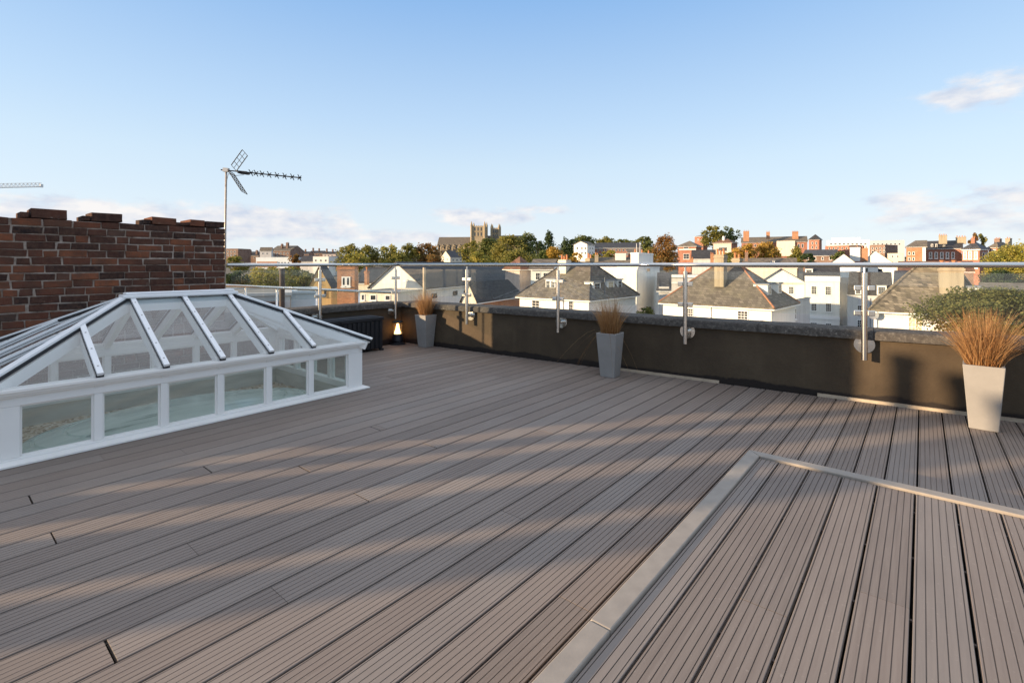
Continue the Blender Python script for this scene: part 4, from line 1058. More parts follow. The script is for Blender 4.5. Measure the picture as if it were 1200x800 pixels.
# left foreground
h = House('chapel', 'ochre stone gabled chapel with dark roof left of the orange brick tower', 'chapel', 362, 388, 60, 10, 336, uC=396, depth=6, wall='ochre', roof='slate_dark', ridge=((.47, 0), (.47, 1)), rise=2.5, ov=.12)
h.window(372.5, 327, 375.5, 333, bars=(1, 1), frame='ochre'); h.window(366, 341, 369, 348, bars=(1, 1), frame='ochre'); h.window(380, 341, 383, 348, bars=(1, 1), frame='ochre')
h = House('tower', 'square orange brick tower with twin round headed white windows', 'tower', 395, 415.5, 58, 12, 312, uC=420, depth=2.2, wall='brick_orange', roof='lead', ridge=None)
h.window(401.8, 325.5, 404.2, 334, bars=(1, 1), fw=.14); h.window(406.8, 325.5, 409.2, 334, bars=(1, 1), fw=.14)
m = MB(); a = h.hit(400.5, 337.5); b = h.hit(410.5, 336.5); m.box(a.x, b.x, -.1, -.003, a.z, b.z); m.build('sill', MAT['frame'], h.e)
h.band(313.5, 316, 'brick_orange', u0=396, u1=415, proud=.15)
h = House('house', 'low dark slate roofed house between the brick tower and the long hall', 'house', 415, 462, 76, 8, 331, depth=8, wall='render_cream', roof='slate_dark', ridge=((0, .5), (1, .5)), rise=2.3, ov=.2)
h.chimney(427, 431, 318, 334, 74, .8, 'brick_orange', 1)
h = House('house', 'flat roofed cream annexe with small dark windows in front of the long hall', 'house', 420, 466, 47, 15, 343, depth=6, wall='render_cream', roof='flat_roof', ridge=None)
for (a, b, c, d) in ((424, 345.5, 427, 351.5), (434.5, 346, 440.5, 351.5), (452, 346.5, 457, 351.5)): h.window(a, b, c, d, bars=(1, 1), fw=.06)
h = House('building', 'flat roofed building with a pale blue grey fascia behind the left railing', 'building', 341, 371, 26, -22, 343.5, depth=5, wall='flat_pale', roof='flat_roof', ridge=None)
h = House('building', 'grey felted flat roof with a dark plant box, behind the skylight', 'building', 215, 340, 24, -24, 346, depth=7, wall='render_grey', roof='flat_roof', ridge=None)
m = MB(); a = h.hit(300, 350, 'front', -.1); m.box(h.w*.45, h.w*.93, -.9, -.05, h.h-2.5, h.h-.25); m.build('plant_box', MAT['flue'], h.e)
m = MB(); q = at(330.5, 360, 19); m.tube(q - Vector((0, 0, 6)), at(330.5, 317, 19), .10, n=14); m.tube(at(330.5, 317.1, 19), at(330.5, 314.5, 19), .125, n=14)
o = autosmooth(m.build('flue', MAT['flue'], origin=q - Vector((0, 0, 6)))); tag(o, 'thick dark brown flue pipe rising behind the left railing', 'flue')
m = MB(); q = at(497.3, 349, 14); m.tube(q - Vector((0, 0, 8)), at(497.3, 313.5, 14), .045, n=10)
tag(autosmooth(m.build('vent_pipe', MAT['batten'], origin=q - Vector((0, 0, 8)))), 'thin beige vent pipe standing just right of the lantern corner', 'pipe')
# handrail of the outside stair beyond the left parapet
e = empty('stair_handrail', TN(t_at(262, 7.6), 7.6, -.3)); o0 = Vector(e.location); tag(e, 'sloping stainless handrail on thin posts beyond the left glass railing', 'handrail')
pa = TN(t_at(262.5, 7.6), 7.6); pa = at(262.5, 334.5, pa.y); pb = TN(t_at(462, 7.6), 7.6); pb = at(462, 343, pb.y)
m = MB(); m.tube(pa-o0, pb-o0, .021, n=12); m.tube(pa-o0, pa-o0-Vector((0,0,.10)), .021, n=12); m.build('rail', MAT['steel'], e, smooth=True)
for u in (288, 324.5, 371, 421):
    f = (t_at(u, 7.6) - t_at(262.5, 7.6))/(t_at(462, 7.6) - t_at(262.5, 7.6)); p = pa + (pb-pa)*f - o0; m = MB(); m.tube(Vector((p.x, p.y, -.25)), p, .017, n=10); m.build('post', MAT['steel'], e, smooth=True)
m = MB(); a = TN(t_at(262.5, 7.6)-1.5, 7.0); b = TN(t_at(462, 7.6)+.6, 7.0)
m.prism([((p).x-o0.x, (p).y-o0.y) for p in (a, b, b+N2*.9, a+N2*.9)], -2.0, -.25); recalc(m.build('stair_slab', MAT['flat_roof'], e))

# ---- far buildings
def grid(h, us, vs, wpx, hpx, face='front', **k):
    for v in vs:
        for u in us: h.window(u-wpx/2, v-hpx/2, u+wpx/2, v+hpx/2, face, simple=True, fw=k.get('fw', .12), pane=k.get('pane', 'pane'))
h = House('house', 'far red brick flat topped block at the left end of the skyline', 'building', 263.5, 279, 380, 10, 291.5, depth=14, wall='brick_brown', roof='flat_roof', ridge=None)
grid(h, (267, 271, 275), (295, 299), 1.6, 1.8)
h = House('house', 'far row of brown roofed houses right of the red block', 'house', 279.5, 303, 400, 8, 299.5, depth=12, wall='brick_brown', roof='slate_dark', ridge=((0, .5), (1, .5)), rise=3.4)
h.chimney(292, 294, 293, 299, 402, 1.5, 'brick_brown', 2); h.chimney(299.5, 302, 293.5, 299, 402, 1.5, 'brick_brown', 2); grid(h, (283, 288, 293, 298), (302,), 1.6, 1.8)
h = House('house', 'far white rendered block beside the big gabled red brick hall', 'building', 304.5, 318, 370, 12, 293.5, uC=320, depth=9, wall='render_grey', roof='slate_brown', ridge=((0, .5), (1, .5)), rise=2.4)
grid(h, (308, 313), (297,), 1.4, 1.6)
h = House('hall', 'far large red brown gabled hall with chimneys on the left skyline', 'hall', 317, 340, 395, 8, 293.5, depth=20, wall='brick_brown', roof='slate_brown', ridge=((0, .5), (1, .5)), rise=4.2)
h.chimney(329, 331, 286, 291, 400, 2, 'brick_brown', 2); h.chimney(335, 338, 284.5, 291, 400, 2, 'brick_brown', 3); grid(h, (321, 325, 329, 333, 337), (297, 301), 1.5, 2)
h = House('building', 'far long pale grey market building with arched openings', 'building', 300, 342, 300, 8, 301.5, depth=18, wall='flat_pale', roof='lead', ridge=None)
grid(h, (327, 330.5, 334, 338), (309,), 1.8, 4.0); m = MB(); a = h.hit(301, 306.5); b = h.hit(325, 313); m.box(a.x, b.x, -.2, -.01, b.z, a.z); m.build('brick_panel', MAT['brick_orange'], h.e)
h = House('house', 'far dark slate roofed house left of the small white house', 'house', 350, 366.5, 250, 8, 306, depth=10, wall='render_grey', roof='slate_dark', ridge=((0, .5), (1, .5)), rise=2.8)
grid(h, (354, 360), (309,), 1.4, 2)
h = House('house', 'far small white house with three upper windows on the left', 'house', 366.8, 385, 248, 8, 300.8, depth=9, wall='render_white', roof='slate_blue', ridge=None); grid(h, (370, 376, 381.5), (305.2,), 1.8, 1.9)
h = House('house', 'far blue grey slate roof beside the olive tree', 'house', 385.3, 397, 255, 8, 306, depth=9, wall='render_grey', roof='slate_blue', ridge=((0, .5), (1, .5)), rise=2.6)
for i, (u0, u1, v, Y, w_, lab) in enumerate(((345, 362, 297.5, 640, 'brick_brown', 'far brown hilltop houses above the slate roof'), (362, 378, 296.5, 660, 'brick_brown', 'far dark hilltop terrace with chimney stacks'),
        (378, 394, 297.5, 640, 'render_pink', 'far pinkish hilltop houses left of the olive trees'))):
    h = House('house', lab, 'house', u0, u1, Y, 4, v, depth=14, wall=w_, roof='slate_dark', ridge=((0, .5), (1, .5)), rise=3.2)
    h.chimney(u0+4, u0+5.6, v-6, v-2, Y+4, 2, 'brick_brown', 1); h.chimney(u1-5, u1-3.4, v-5.5, v-2, Y+4, 2, 'brick_brown', 1); grid(h, (u0+3, u0+7, u0+11), (v+2,), 1.3, 1.5)
h = House('house', 'far slate house with a white gable and dormers below the cathedral nave', 'house', 517, 527.5, 360, 42, 301, uC=551, depth=20, wall='render_cream', roof='slate_blue', ridge=((.5, 0), (.5, 1)), rise=4.6)
grid(h, (531, 535.5, 540, 544.5), (304.6,), 1.6, 2.0, 'right'); grid(h, (520, 524), (304,), 1.2, 2)
h = House('house', 'far tall white villa with shallow gable right of the yellow tree', 'house', 672.5, 688, 255, 12, 286, uC=697, depth=9, wall='render_white', roof='slate_brown', ridge=((.5, 0), (.5, 1)), rise=1.7, ov=.4)
grid(h, (676.5, 682, 686), (291, 296.5), 1.8, 2.2); grid(h, (691.5, 694.5), (291, 296), 1.2, 2.0, 'right')
h = House('building', 'far long red brown brick range with flat dark roof right of the white villa', 'building', 697, 750, 290, 5, 289.5, depth=16, wall='brick_red', roof='slate_dark', ridge=((.02, .5), (.98, .5)), rise=3.0, ov=1.2)
grid(h, [701+4.2*i for i in range(12)], (293.2,), 2.0, 2.0); grid(h, [701+4.2*i for i in range(12)], (298,), 2.0, 2.0)
h.band(290.2, 291.6, 'frame', u0=700, u1=748, proud=.3)
h = House('house', 'far small brick house front in the shade of the brown tree', 'house', 736, 752, 200, 8, 296, depth=10, wall='brick_red', roof='slate_brown', ridge=((0, .5), (1, .5)), rise=1.6); grid(h, (740, 746), (300,), 1.6, 2.4)
for i, (u, Y) in enumerate(((746, 195), (750, 194))):
    m = MB(); b = at(u, 305, Y); m.tube(b - Vector((0, 0, 4)), at(u, 285, Y), .13, .09, n=8); o = m.build('flagpole', MAT['frame'], origin=b - Vector((0, 0, 4)))
    tag(o, ('left' if i == 0 else 'right') + ' one of two thin white poles near the brown autumn tree', 'pole', 'white poles')
h = House('house', 'orange red brick house with two white windows right of the brown autumn tree', 'house', 794, 815.5, 200, 14, 288, uC=822, depth=8, wall='brick_red', roof='slate_brown', ridge=((.5, .5), (.5, .55)), rise=2.2, ov=.5)
h.window(801.5, 288.8, 806.5, 291.4, bars=(2, 1)); h.window(801, 297.5, 807.5, 303.5, bars=(2, 2)); h.band(291.8, 292.8, 'frame', u0=795, u1=815)
h = House('house', 'dark roofed cottages with a tall pipe in front of the orange red brick house', 'house', 811, 838, 170, 6, 302.5, depth=9, wall='render_grey', roof='slate_dark', ridge=((0, .5), (1, .5)), rise=3.0); h.chimney(832.5, 837, 298, 309, 150, 1, 'brick_orange', 2); h.chimney(808, 813, 303, 311, 150, 1, 'brick_orange', 2)
h = House('house', 'far small brick tower block with flat cap behind the brick house', 'building', 814, 824, 330, 14, 277, uC=829, depth=7, wall='brick_red', roof='flat_roof', ridge=((.5, .5), (.5, .55)), rise=1.2); grid(h, (818, 822), (281,), 1.3, 1.6)
h = House('house', 'far white fronted brick house with a wide window below the round tree', 'house', 836, 857, 250, 12, 284, uC=864, depth=9, wall='render_pink', roof='tile_red', ridge=((.5, .5), (.6, .5)), rise=2.3, ov=.6)
h.window(842.5, 290, 852, 294.5, bars=(4, 1)); h.chimney(846.5, 849, 277, 284, 255, 1.4, 'render_white', 0); m = MB(); m.box(h.w+.003, h.w+.05, 0, h.d, 0, h.h-.2); m.build('brick_side_wall', MAT['brick_red'], h.e)
h = House('college', 'far long college range with dark roof, chimneys and pale walls on the right skyline', 'building', 869, 946, 380, 6, 283, depth=18, wall='brick_red', roof='slate_brown', ridge=((.0, .5), (1, .5)), rise=4.6, ov=.5)
h.chimney(871, 878.5, 271, 283, 384, 4, 'brick_orange', 3, 1.2); h.chimney(898, 902.5, 272, 280, 388, 2.5, 'brick_orange', 3, 1); h.chimney(928.5, 936, 271.5, 281, 388, 3, 'brick_orange', 4, 1)
m = MB(); a = h.hit(910, 282.5); b = h.hit(931.5, 300); m.box(a.x, b.x, -1.2, -.01, b.z, a.z); m.build('pale_bay', MAT['render_cream'], h.e)
grid(h, [914+3.8*i for i in range(5)], (288,), 2, 5); grid(h, [875+5*i for i in range(7)], (288,), 2, 3); grid(h, (936, 940.5), (288,), 2, 4)
h = House('tower', 'far square brick tower with pyramid roof at the right end of the college range', 'tower', 948, 960, 372, 12, 280, uC=963, depth=8, wall='brick_red', roof='slate_dark', ridge=((.49, .5), (.51, .5)), rise=3.8, ov=.6); grid(h, (952, 956.5), (285, 290), 1.6, 2.6)
h = House('house', 'far grey slate roofed house with a small pediment below the brick tower', 'house', 941, 981, 180, 6, 299, depth=10, wall='brick_brown', roof='slate_blue', ridge=((.05, .5), (1, .5)), rise=2.2); grid(h, (946, 955, 964, 973), (303,), 2, 3)
h = House('building', 'far modern pale flat roofed block with roof plant on the right skyline', 'building', 969, 1019, 520, 8, 281, depth=30, wall='pale_clad', roof='lead', ridge=None); grid(h, [974+5*i for i in range(9)], (286,), 2.6, 1.4)
m = MB(); m.box(4, h.w*.8, 6, 20, h.h+.06, h.h+3); m.build('roof_plant', MAT['pale_clad'], h.e)
h = House('building', 'far modern grey flat roofed block with a row of square windows', 'building', 1019.5, 1060, 500, 8, 281.5, depth=26, wall='grey_metal', roof='lead', ridge=None); grid(h, [1024+5*i for i in range(7)], (286,), 2.0, 1.6)
h = House('building', 'far red brick block in front of the modern pale block', 'building', 967, 1005, 400, 10, 287.5, uC=1013, depth=18, wall='brick_red', roof='flat_roof', ridge=None); grid(h, [972+5*i for i in range(7)], (291,), 2, 2)
h = House('building', 'far dark brick block with grey side left of the orange end wall', 'building', 1019, 1037, 330, 8, 287, uC=1052, depth=16, wall='brick_brown', roof='flat_roof', ridge=None); grid(h, [1022.5+4.5*i for i in range(4)], (291, 295), 1.8, 2.2)
h = House('house', 'far pale little house with two windows between the white gables and orange end wall', 'house', 1040, 1058, 200, 8, 297, depth=9, wall='render_cream', roof='slate_brown', ridge=None); grid(h, (1046, 1052), (300.5,), 1.8, 2)
# right brick range
h = House('building', 'long red brick terrace with white sash windows and many chimneys on the right', 'building', 1085, 1127, 190, 4, 290.5, depth=12, wall='brick_red', roof='slate_dark', ridge=((0, .5), (1, .5)), rise=3.1, ov=.4)
for i in range(5):
    u = 1090.5+6.6*i; h.window(u-1.2, 296, u+1.2, 302.5, bars=(1, 2), fw=.2); h.window(u-1.2, 307, u+1.2, 313, bars=(1, 2), fw=.2)
h.band(290.8, 292.2, 'frame', u0=1086, u1=1126)
h.chimney(1100, 1109, 276, 286, 194, 1.6, 'chimney_buff', 4, .6); h.chimney(1120, 1131, 278, 286, 194, 1.6, 'chimney_buff', 4, .6)
for u in (1091, 1096, 1105): h.dormer(u, 286, u+2.6, 289.6, off=1.0, depth=2.5)
h = House('building', 'orange lit end block of the red brick terrace with a white corner strip', 'building', 1062, 1085, 185, 20, 288.5, depth=12, wall='brick_orange', roof='slate_brown', ridge=((.45, .5), (1, .5)), rise=2.4, ov=.4)
m = MB(); a = h.hit(1081, 288.5); m.box(a.x, h.w-.05, -.06, -.005, 2, h.h-.1); m.build('white_strip', MAT['frame'], h.e); grid(h, (1065.5, 1070.5), (297, 303.5), 2, 3)
h = House('building', 'tall red brick pavilion with pale windows at the right end of the terrace', 'building', 1127.5, 1148, 182, 6, 291, uC=1158, depth=7, wall='brick_red', roof='slate_blue', ridge=((.5, .45), (.5, .55)), rise=2.6, ov=.4)
for u in (1131, 1137, 1143.5):
    h.window(u-1.4, 295, u+1.4, 303, bars=(1, 2), fw=.2, pane='curtain'); h.window(u-1.4, 308, u+1.4, 314, bars=(1, 2), fw=.2, pane='curtain')
h.window(1151.5, 296, 1153.5, 303, 'right', bars=(1, 2), fw=.15); h.window(1155, 296, 1156.6, 303, 'right', bars=(1, 2), fw=.15); h.band(291.3, 293.4, 'frame', u0=1128, u1=1147, proud=.2)
h.chimney(1138, 1142, 279, 292, 186, 1.4, 'brick_red', 2, .7); h.band(291.3, 293.4, 'frame', 'right', 1149, 1157, .2)
h = House('building', 'red brick end house with tall lit window beside the big yellow green tree', 'building', 1158.5, 1169, 184, 6, 289, uC=1184, depth=9, wall='brick_red', roof='slate_brown', ridge=((.5, .3), (.5, .8)), rise=1.8, ov=.4)
h.window(1162.5, 293, 1166, 301, bars=(1, 2), fw=.2, pane='curtain'); h.chimney(1165, 1171, 280, 288, 189, 1.6, 'brick_brown', 3, .5); h.chimney(1178, 1183, 279.5, 288, 192, 1.6, 'chimney_buff', 2, .5)
h = House('house', 'dark brown roofed terrace in front of the red brick range, just above the handrail', 'house', 1053, 1141, 92, 4, 318, depth=10, wall='brick_brown', roof='tile_red', ridge=((0, .5), (1, .5)), rise=1.9, ov=.2)
grid(h, (1061, 1069, 1077, 1085), (321,), 2.6, 2.4)
h = House('house', 'low slate roof between the mansard and the mottled buff roof', 'house', 1049, 1094, 62, 4, 333, depth=7, wall='render_grey', roof='slate_blue', ridge=((0, .5), (1, .5)), rise=1.6, ov=.2)
h = House('house', 'brown tiled terrace roof behind the golden trees, above the handrail', 'house', 871, 934, 122, 4, 313, depth=9, wall='render_cream', roof='slate_brown', ridge=((0, .5), (1, .5)), rise=2.3, ov=.2)
h.dormer(903, 306, 908, 310, off=1.2, depth=2.5); h.chimney(873, 877, 296, 306, 124, 1, 'brick_brown', 2)
h = House('house', 'brown house with low garden walls at the far right behind the bush', 'house', 1150, 1200, 50, -4, 345, depth=7, wall='brick_brown', roof='slate_brown', ridge=((0, .5), (1, .5)), rise=1.0)

# ---- cathedral
def cathedral():
    Y = 700; k = Y/F
    b = at(553, 310, Y); gz = ground_z(b.x, Y)-1; e = empty('cathedral', (b.x, Y, gz), math.radians(-6)); tag(e, 'old limestone cathedral with two square pinnacled towers on the wooded skyline', 'cathedral')
    Z = lambda v: H-(v-VH)*k-gz; X = lambda u: (u-553)*k
    st, rf = MAT['stone'], MAT['slate_brown']
    m = MB(); m.box(X(511), X(553), 4, 26, 0, Z(287)); m.build('nave_wall', st, e)
    m = MB(); m.face([(X(511)-.5, 3, Z(287)), (X(553), 3, Z(287)), (X(553), 15, Z(277)), (X(511)-.5, 15, Z(277))]); m.face([(X(553), 27, Z(287)), (X(511)-.5, 27, Z(287)), (X(511)-.5, 15, Z(277)), (X(553), 15, Z(277))]); m.face([(X(511), 3.2, Z(287)), (X(511), 26.8, Z(287)), (X(511), 15, Z(277.2))]); m.build('nave_roof', rf, e)
    m = MB(); m.box(X(508), X(552), -5, 3.99, 0, Z(296)); m.build('aisle', st, e)
    m = MB(); m.face([(X(508), -5.4, Z(296)), (X(552), -5.4, Z(296)), (X(552), 4, Z(292.5)), (X(508), 4, Z(292.5))]); m.build('aisle_roof', rf, e)
    for u in (511, 517.5, 524, 531, 538, 545):
        m = MB(); m.box(X(u)-.9, X(u)+.9, -8, -5.01, 0, Z(291)); m.bar((X(u), -6.5, Z(291.5)), (X(u), 3.8, Z(286.5)), 1.0, 1.4); m.tube((X(u), -6.5, Z(291)), (X(u), -6.5, Z(286)), 1.1, .1, 4); m.build('flying_buttress', st, e)
    for u in (514, 520.7, 527.5, 534.5, 541.5): m = MB(); m.box(X(u)-2, X(u)+2, 3.9, 3.98, Z(292), Z(287.6)); m.build('window', MAT['pane'], e)
    def tower(ua, ub, y0, vt, name):
        w = X(ub)-X(ua); dd = w*.95; m = MB(); zt = Z(vt)
        m.box(X(ua), X(ub), y0, y0+dd, 0, zt)
        for z in (Z(vt+6), Z(vt+12)): m.box(X(ua)-.3, X(ub)+.3, y0-.3, y0+dd+.3, z-.4, z+.4)
        for i in range(7):
            x = X(ua)+w*(i+.25)/7; m.box(x, x+w/14, y0, y0+.8, zt, zt+1.3)
        t = m.build('tower', st, e)
        for i in range(3):
            x = X(ua)+w*(.26+.24*i)
            for (za, zb) in ((Z(vt+5.4), Z(vt+1.4)), (Z(vt+11.4), Z(vt+7.2))): m = MB(); m.box(x-.9, x+.9, y0-.06, y0+.01, za, zb); m.build('louvre', MAT['pane'], t)
        for cx in (X(ua), X(ub)):
            for cy in (y0, y0+dd):
                m = MB(); m.tube((cx, cy, 0), (cx, cy, zt+2.2), 1.7, 1.6, 8); m.tube((cx, cy, zt+2.2), (cx, cy, zt+7), 1.5, .15, 8); m.build('pinnacle', st, t)
    tower(553.5, 569, -6, 265.5, 'tower'); tower(574.5, 583.5, 14, 267, 'tower')
    m = MB(); m.box(X(569), X(618), 6, 26, 0, Z(287)); m.build('choir_wall', st, e)
    m = MB(); m.face([(X(569), 5, Z(287)), (X(618), 5, Z(287)), (X(616), 15, Z(275.6)), (X(569), 15, Z(275.6))]); m.face([(X(618), 27, Z(287)), (X(569), 27, Z(287)), (X(569), 15, Z(275.6)), (X(616), 15, Z(275.6))]); m.face([(X(618), 5, Z(287)), (X(618), 27, Z(287)), (X(616), 15, Z(275.6))]); m.build('choir_roof', rf, e)
cathedral()

# ---- crane at the far left
def crane():
    Y = 260; e = empty('tower_crane', (at(-190, 310, Y).x, Y, ground_z(0, Y))); o0 = Vector(e.location); tag(e, 'pale lattice jib of a tower crane reaching in over the brick wall', 'crane')
    m = MB(); a = at(-260, 224.5, Y)-o0; b = at(48.5, 219, Y+30)-o0
    d = b-a; n = 60; s = Vector((-d.y, d.x, 0)).normalized()*.9; up = Vector((0, 0, 2.3))
    for q in (s, -s, up): m.tube(a+q, b+q, .15, n=6)
    for i in range(n):
        p, q = a+d*(i/n), a+d*((i+1)/n); r = a+d*((i+.5)/n)
        for w in (s, -s): m.tube(p+w, r+up, .09, n=5); m.tube(r+up, q+w, .09, n=5)
        m.tube(p+s, q-s, .04, n=5)
    m.box(b.x-.4, b.x+.4, b.y-.8, b.y+.8, b.z-.3, b.z+1.6); m.build('jib', MAT['pale_clad'], e)
    m = MB(); hh = a.z+(b.z-a.z)*.22
    for sx in (-.8, .8):
        for sy in (-.8, .8): m.tube((sx, sy, 0), (sx, sy, hh), .12, n=6)
    for i in range(24):
        z = hh*i/24; z2 = hh*(i+1)/24
        for s1, s2 in (((-.8,-.8),(.8,-.8)), ((.8,-.8),(.8,.8)), ((.8,.8),(-.8,.8)), ((-.8,.8),(-.8,-.8))): m.tube((*s1, z), (*s2, z2), .06, n=5)
    m.build('mast', MAT['pale_clad'], e)
crane()
# ------------------------------------------------------------------ trees
def crown(mb, c, rx, rz, nb, nl, leaf, seed, conif=False):
    r = random.Random(seed); bl = []
    for i in range(nb):
        a = r.uniform(0, 2*math.pi); z = r.uniform(-.85, 1); rr = math.sqrt(max(0, 1-z*z*.85))*r.uniform(.2, 1.06)
        if conif: rr = (1-(z+1)/2)*r.uniform(.3, 1.0)+.08
        s = r.uniform(.20, .46) * (.75 if z > .55 else 1)
        bl.append((c.x+rx*rr*math.cos(a)*.9, c.y+rx*rr*math.sin(a)*.9, c.z+rz*z*.86, rx*s, rz*s*.85))
    per = max(6, nl//nb)
    for bx, by, bz, br, bh in bl:
        for i in range(int(per*r.uniform(.7, 1.3))):
            x, y, z = r.gauss(0, 1), r.gauss(0, 1), r.gauss(0, 1); q = math.sqrt(x*x+y*y+z*z) or 1; d = (r.uniform(.5, 1.1) + (r.uniform(0, .5) if r.random() < .12 else 0))/q
            p = Vector((bx+x*d*br, by+y*d*br, bz+z*d*bh))
            s = leaf*r.uniform(.6, 1.35); u = Vector((r.gauss(0,1), r.gauss(0,1), r.gauss(0,.7))).normalized(); w = u.cross(Vector((r.gauss(0,1), r.gauss(0,1), r.gauss(0,1)))).normalized()
            b = len(mb.v); mb.v += [tuple(p-u*s*.5), tuple(p+w*s*.32), tuple(p+u*s*.5), tuple(p-w*s*.32)]
            mb.f.append((b, b+1, b+2, b+3)); mb.m.append(0)
    return bl
def tree(name, label, u0, u1, vt, vb, Y, mat, seed, conif=False, leaf_px=2.1, dens=1.0, nb=None, group=None, cat='tree'):
    w = (u1-u0)*Y/F; uc = (u0+u1)/2; top = at(uc, vt, Y); x = top.x; gz = ground_z(x, Y) - .3
    zb = H-(vb-VH)*Y/F; zb = max(zb, gz + .6 if cat != 'tree' else gz+1.2)
    hgt = max(1.0, top.z - zb); e = empty(name, (x, Y, gz)); tag(e, label, cat, group)
    c = Vector((0, 0, zb+hgt/2-gz)); m = MB()
    apx = (u1-u0)*(hgt*F/Y); nl = int(max(500, min(30000, apx*2.2*dens))); nb = nb or int(max(14, min(60, apx/22)))
    bl = crown(m, c, w/2, hgt/2, nb, nl, leaf_px*Y/F*(1.0), seed, conif); m.build('crown', MAT[mat], e)
    m = MB(); tr = max(.06, min(.45, w*.045)); m.tube((0, 0, 0), (0, 0, c.z), tr, tr*.55, 8)
    r = random.Random(seed)
    for b in r.sample(bl, min(len(bl), 9)):
        z0 = c.z - hgt*.35*r.random(); m.tube((0, 0, z0), (b[0], b[1], max(b[2], z0+.1)), tr*.4, tr*.12, 6)
    m.build('trunk', MAT['bark'], e)
    return e
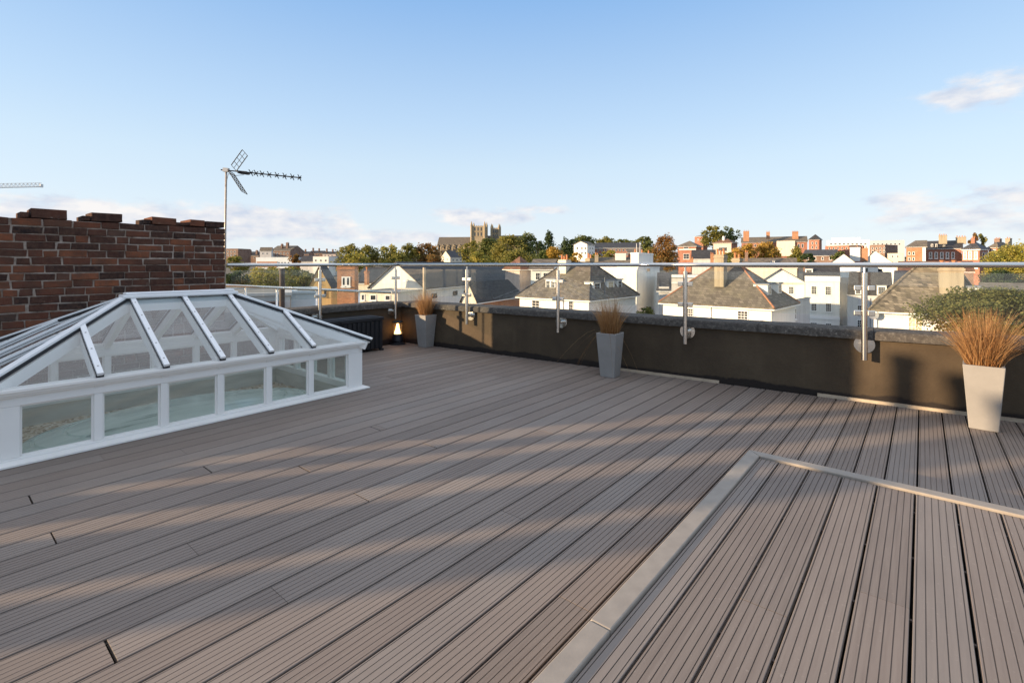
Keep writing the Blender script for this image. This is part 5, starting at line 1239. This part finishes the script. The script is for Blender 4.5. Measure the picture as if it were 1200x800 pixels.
T = [('olive bushy tree over the left end of the handrail', 264, 292, 300, 322, 190, 'lf_olive'),
 ('yellow green leafy tree behind the left handrail, left of the flue', 286, 334, 313, 346, 98, 'lf_lime'),
 ('darker green tree behind the left handrail, right of the flue', 326, 366, 313, 344, 104, 'lf_olive'),
 ('dark shrubby tree at the right edge of the brick wall', 262, 290, 318, 346, 92, 'lf_dark'),
 ('narrow orange olive tree beside the far slate roof', 340, 353, 296.5, 315, 240, 'lf_autumn'),
 ('round olive tree left of the autumn trees, first of the wood', 394, 424, 286.5, 318, 210, 'lf_olive'),
 ('darker olive tree second in the wood left of the cathedral', 416, 446, 287, 318, 225, 'lf_olive'),
 ('yellowish tree third in the wood left of the cathedral', 442, 468, 287.5, 317, 215, 'lf_lime'),
 ('olive tree fourth in the wood left of the cathedral', 462, 490, 285.5, 316, 235, 'lf_olive'),
 ('rust orange autumn tree just left of the cathedral', 482, 515, 285.5, 316, 240, 'lf_autumn'),
 ('olive autumn tree in front of the cathedral nave', 538, 566, 282, 316, 300, 'lf_olive'),
 ('green tree under the cathedral towers', 558, 590, 279, 316, 290, 'lf_green'),
 ('large yellow green tree right of the cathedral towers', 576, 616, 275.5, 316, 280, 'lf_olive'),
 ('tall green tree at the right end of the cathedral', 604, 634, 273.5, 316, 285, 'lf_green'),
 ('dark round tree beside the cedar', 622, 640, 282, 314, 270, 'lf_dark'),
 ('bright yellow autumn tree left of the white villa', 636, 659, 288, 313, 225, 'lf_yellow'),
 ('dark green tree behind the yellow tree', 655, 682, 277, 308, 330, 'lf_dark'),
 ('dark reddish tree above the white villa', 672, 702, 275, 300, 350, 'lf_green'),
 ('pale olive tree behind the long brick range, left', 698, 724, 277.5, 297, 400, 'lf_olive'),
 ('low olive tree behind the long brick range, right', 720, 746, 280, 297, 410, 'lf_green'),
 ('olive tree above the two white poles', 742, 770, 277, 300, 340, 'lf_green'),
 ('big brown and gold autumn tree left of the orange brick house', 766, 796, 274.5, 318, 185, 'lf_autumn'),
 ('left round crowned tree on the skyline behind the brick houses', 823, 848, 265, 292, 320, 'lf_olive'),
 ('right round crowned darker tree on the skyline behind the brick houses', 842, 864, 265.5, 292, 325, 'lf_green'),
 ('golden tree in front of the college, left', 860, 890, 285, 308, 235, 'lf_yellow'),
 ('golden tree in front of the college, right', 884, 915, 284, 308, 238, 'lf_yellow'),
 ('narrow dark green tree below the college tower', 926, 944, 289, 314, 170, 'lf_olive'),
 ('small dark tree right of the narrow green tree', 940, 957, 297, 314, 165, 'lf_dark'),
 ('large yellow green tree at the right edge of the town', 1160, 1222, 286, 345, 100, 'lf_lime'),
 ('dark hedge like tree under the large yellow green tree', 1152, 1186, 316, 348, 88, 'lf_dark'),
 ('small golden tree behind the brick pavilion, left', 1137, 1146, 273.5, 292, 260, 'lf_autumn'),
 ('small olive tree behind the brick pavilion, right', 1146, 1155, 274, 292, 262, 'lf_olive'),
 ('small dark rounded bush against the tall white house', 748, 768, 360, 374, 57, 'lf_green'),
 ('yellow garden tree below the white villa', 668, 682, 296, 313, 215, 'lf_yellow'),
 ('olive garden tree in front of the long brick range', 704, 722, 293, 306, 200, 'lf_lime'),
 ('low olive tree filling the gap between the first two trees of the wood', 404, 434, 295, 320, 190, 'lf_lime'),
 ('low green tree filling the gap between the yellowish and olive trees of the wood', 450, 482, 296, 318, 195, 'lf_olive'),
 ('low autumn tree just left of the slate house under the cathedral', 494, 520, 297, 318, 205, 'lf_autumn'),
 ('low olive tree right of the slate house under the cathedral', 548, 578, 294, 318, 220, 'lf_lime'),
 ('broad low green tree above the reddish pyramid roof', 584, 628, 292, 318, 215, 'lf_olive'),
 ('low dark tree below the cedar', 626, 650, 293, 316, 230, 'lf_green'),
 ('low yellow green tree in front of the white villa, right', 690, 708, 296, 312, 190, 'lf_olive'),
 ('low olive tree left of the brown autumn tree', 752, 772, 290, 312, 215, 'lf_olive'),
 ('low green tree in front of the cottages by the brick house', 840, 866, 296, 313, 160, 'lf_olive'),
 ('low dark green tree right of the slate pediment house', 976, 992, 294, 308, 170, 'lf_green'),
 ('olive tree at the foot of the ochre chapel', 346, 366, 320, 346, 95, 'lf_olive')]
for i, (lab, u0, u1, vt, vb, Y, mt) in enumerate(T):
    tree('tree', lab, u0, u1, vt, vb, Y, mt, 100+i, dens=1.7)
tree('cedar', 'dark spreading cedar on the skyline left of the white villa', 631, 656, 272, 312, 300, 'lf_dark', 77, conif=True)
tree('bush', 'large dusty green pine like bush behind the right planter', 1094, 1222, 338, 400, 20, 'lf_pine', 55, leaf_px=3.0, dens=3.0, nb=120, cat='bush')
# distant wood: hilltop vegetation nobody could count
def far_wood():
    m = MB(); r = random.Random(5)
    for i in range(420):
        u = r.uniform(-150, 1350); Y = r.uniform(560, 980); x = (u-CX)*Y/F; gz = ground_z(x, Y); hh = r.uniform(4, 8)
        c = Vector((x, Y, gz+hh*.45)); crown(m, c, hh*.75, hh*.55, 5, 55, 2.0, i)
    tag(m.build('distant_wood', MAT['lf_olive']), 'distant belt of mixed trees along the hilltop skyline', 'wood', kind='stuff')
far_wood()
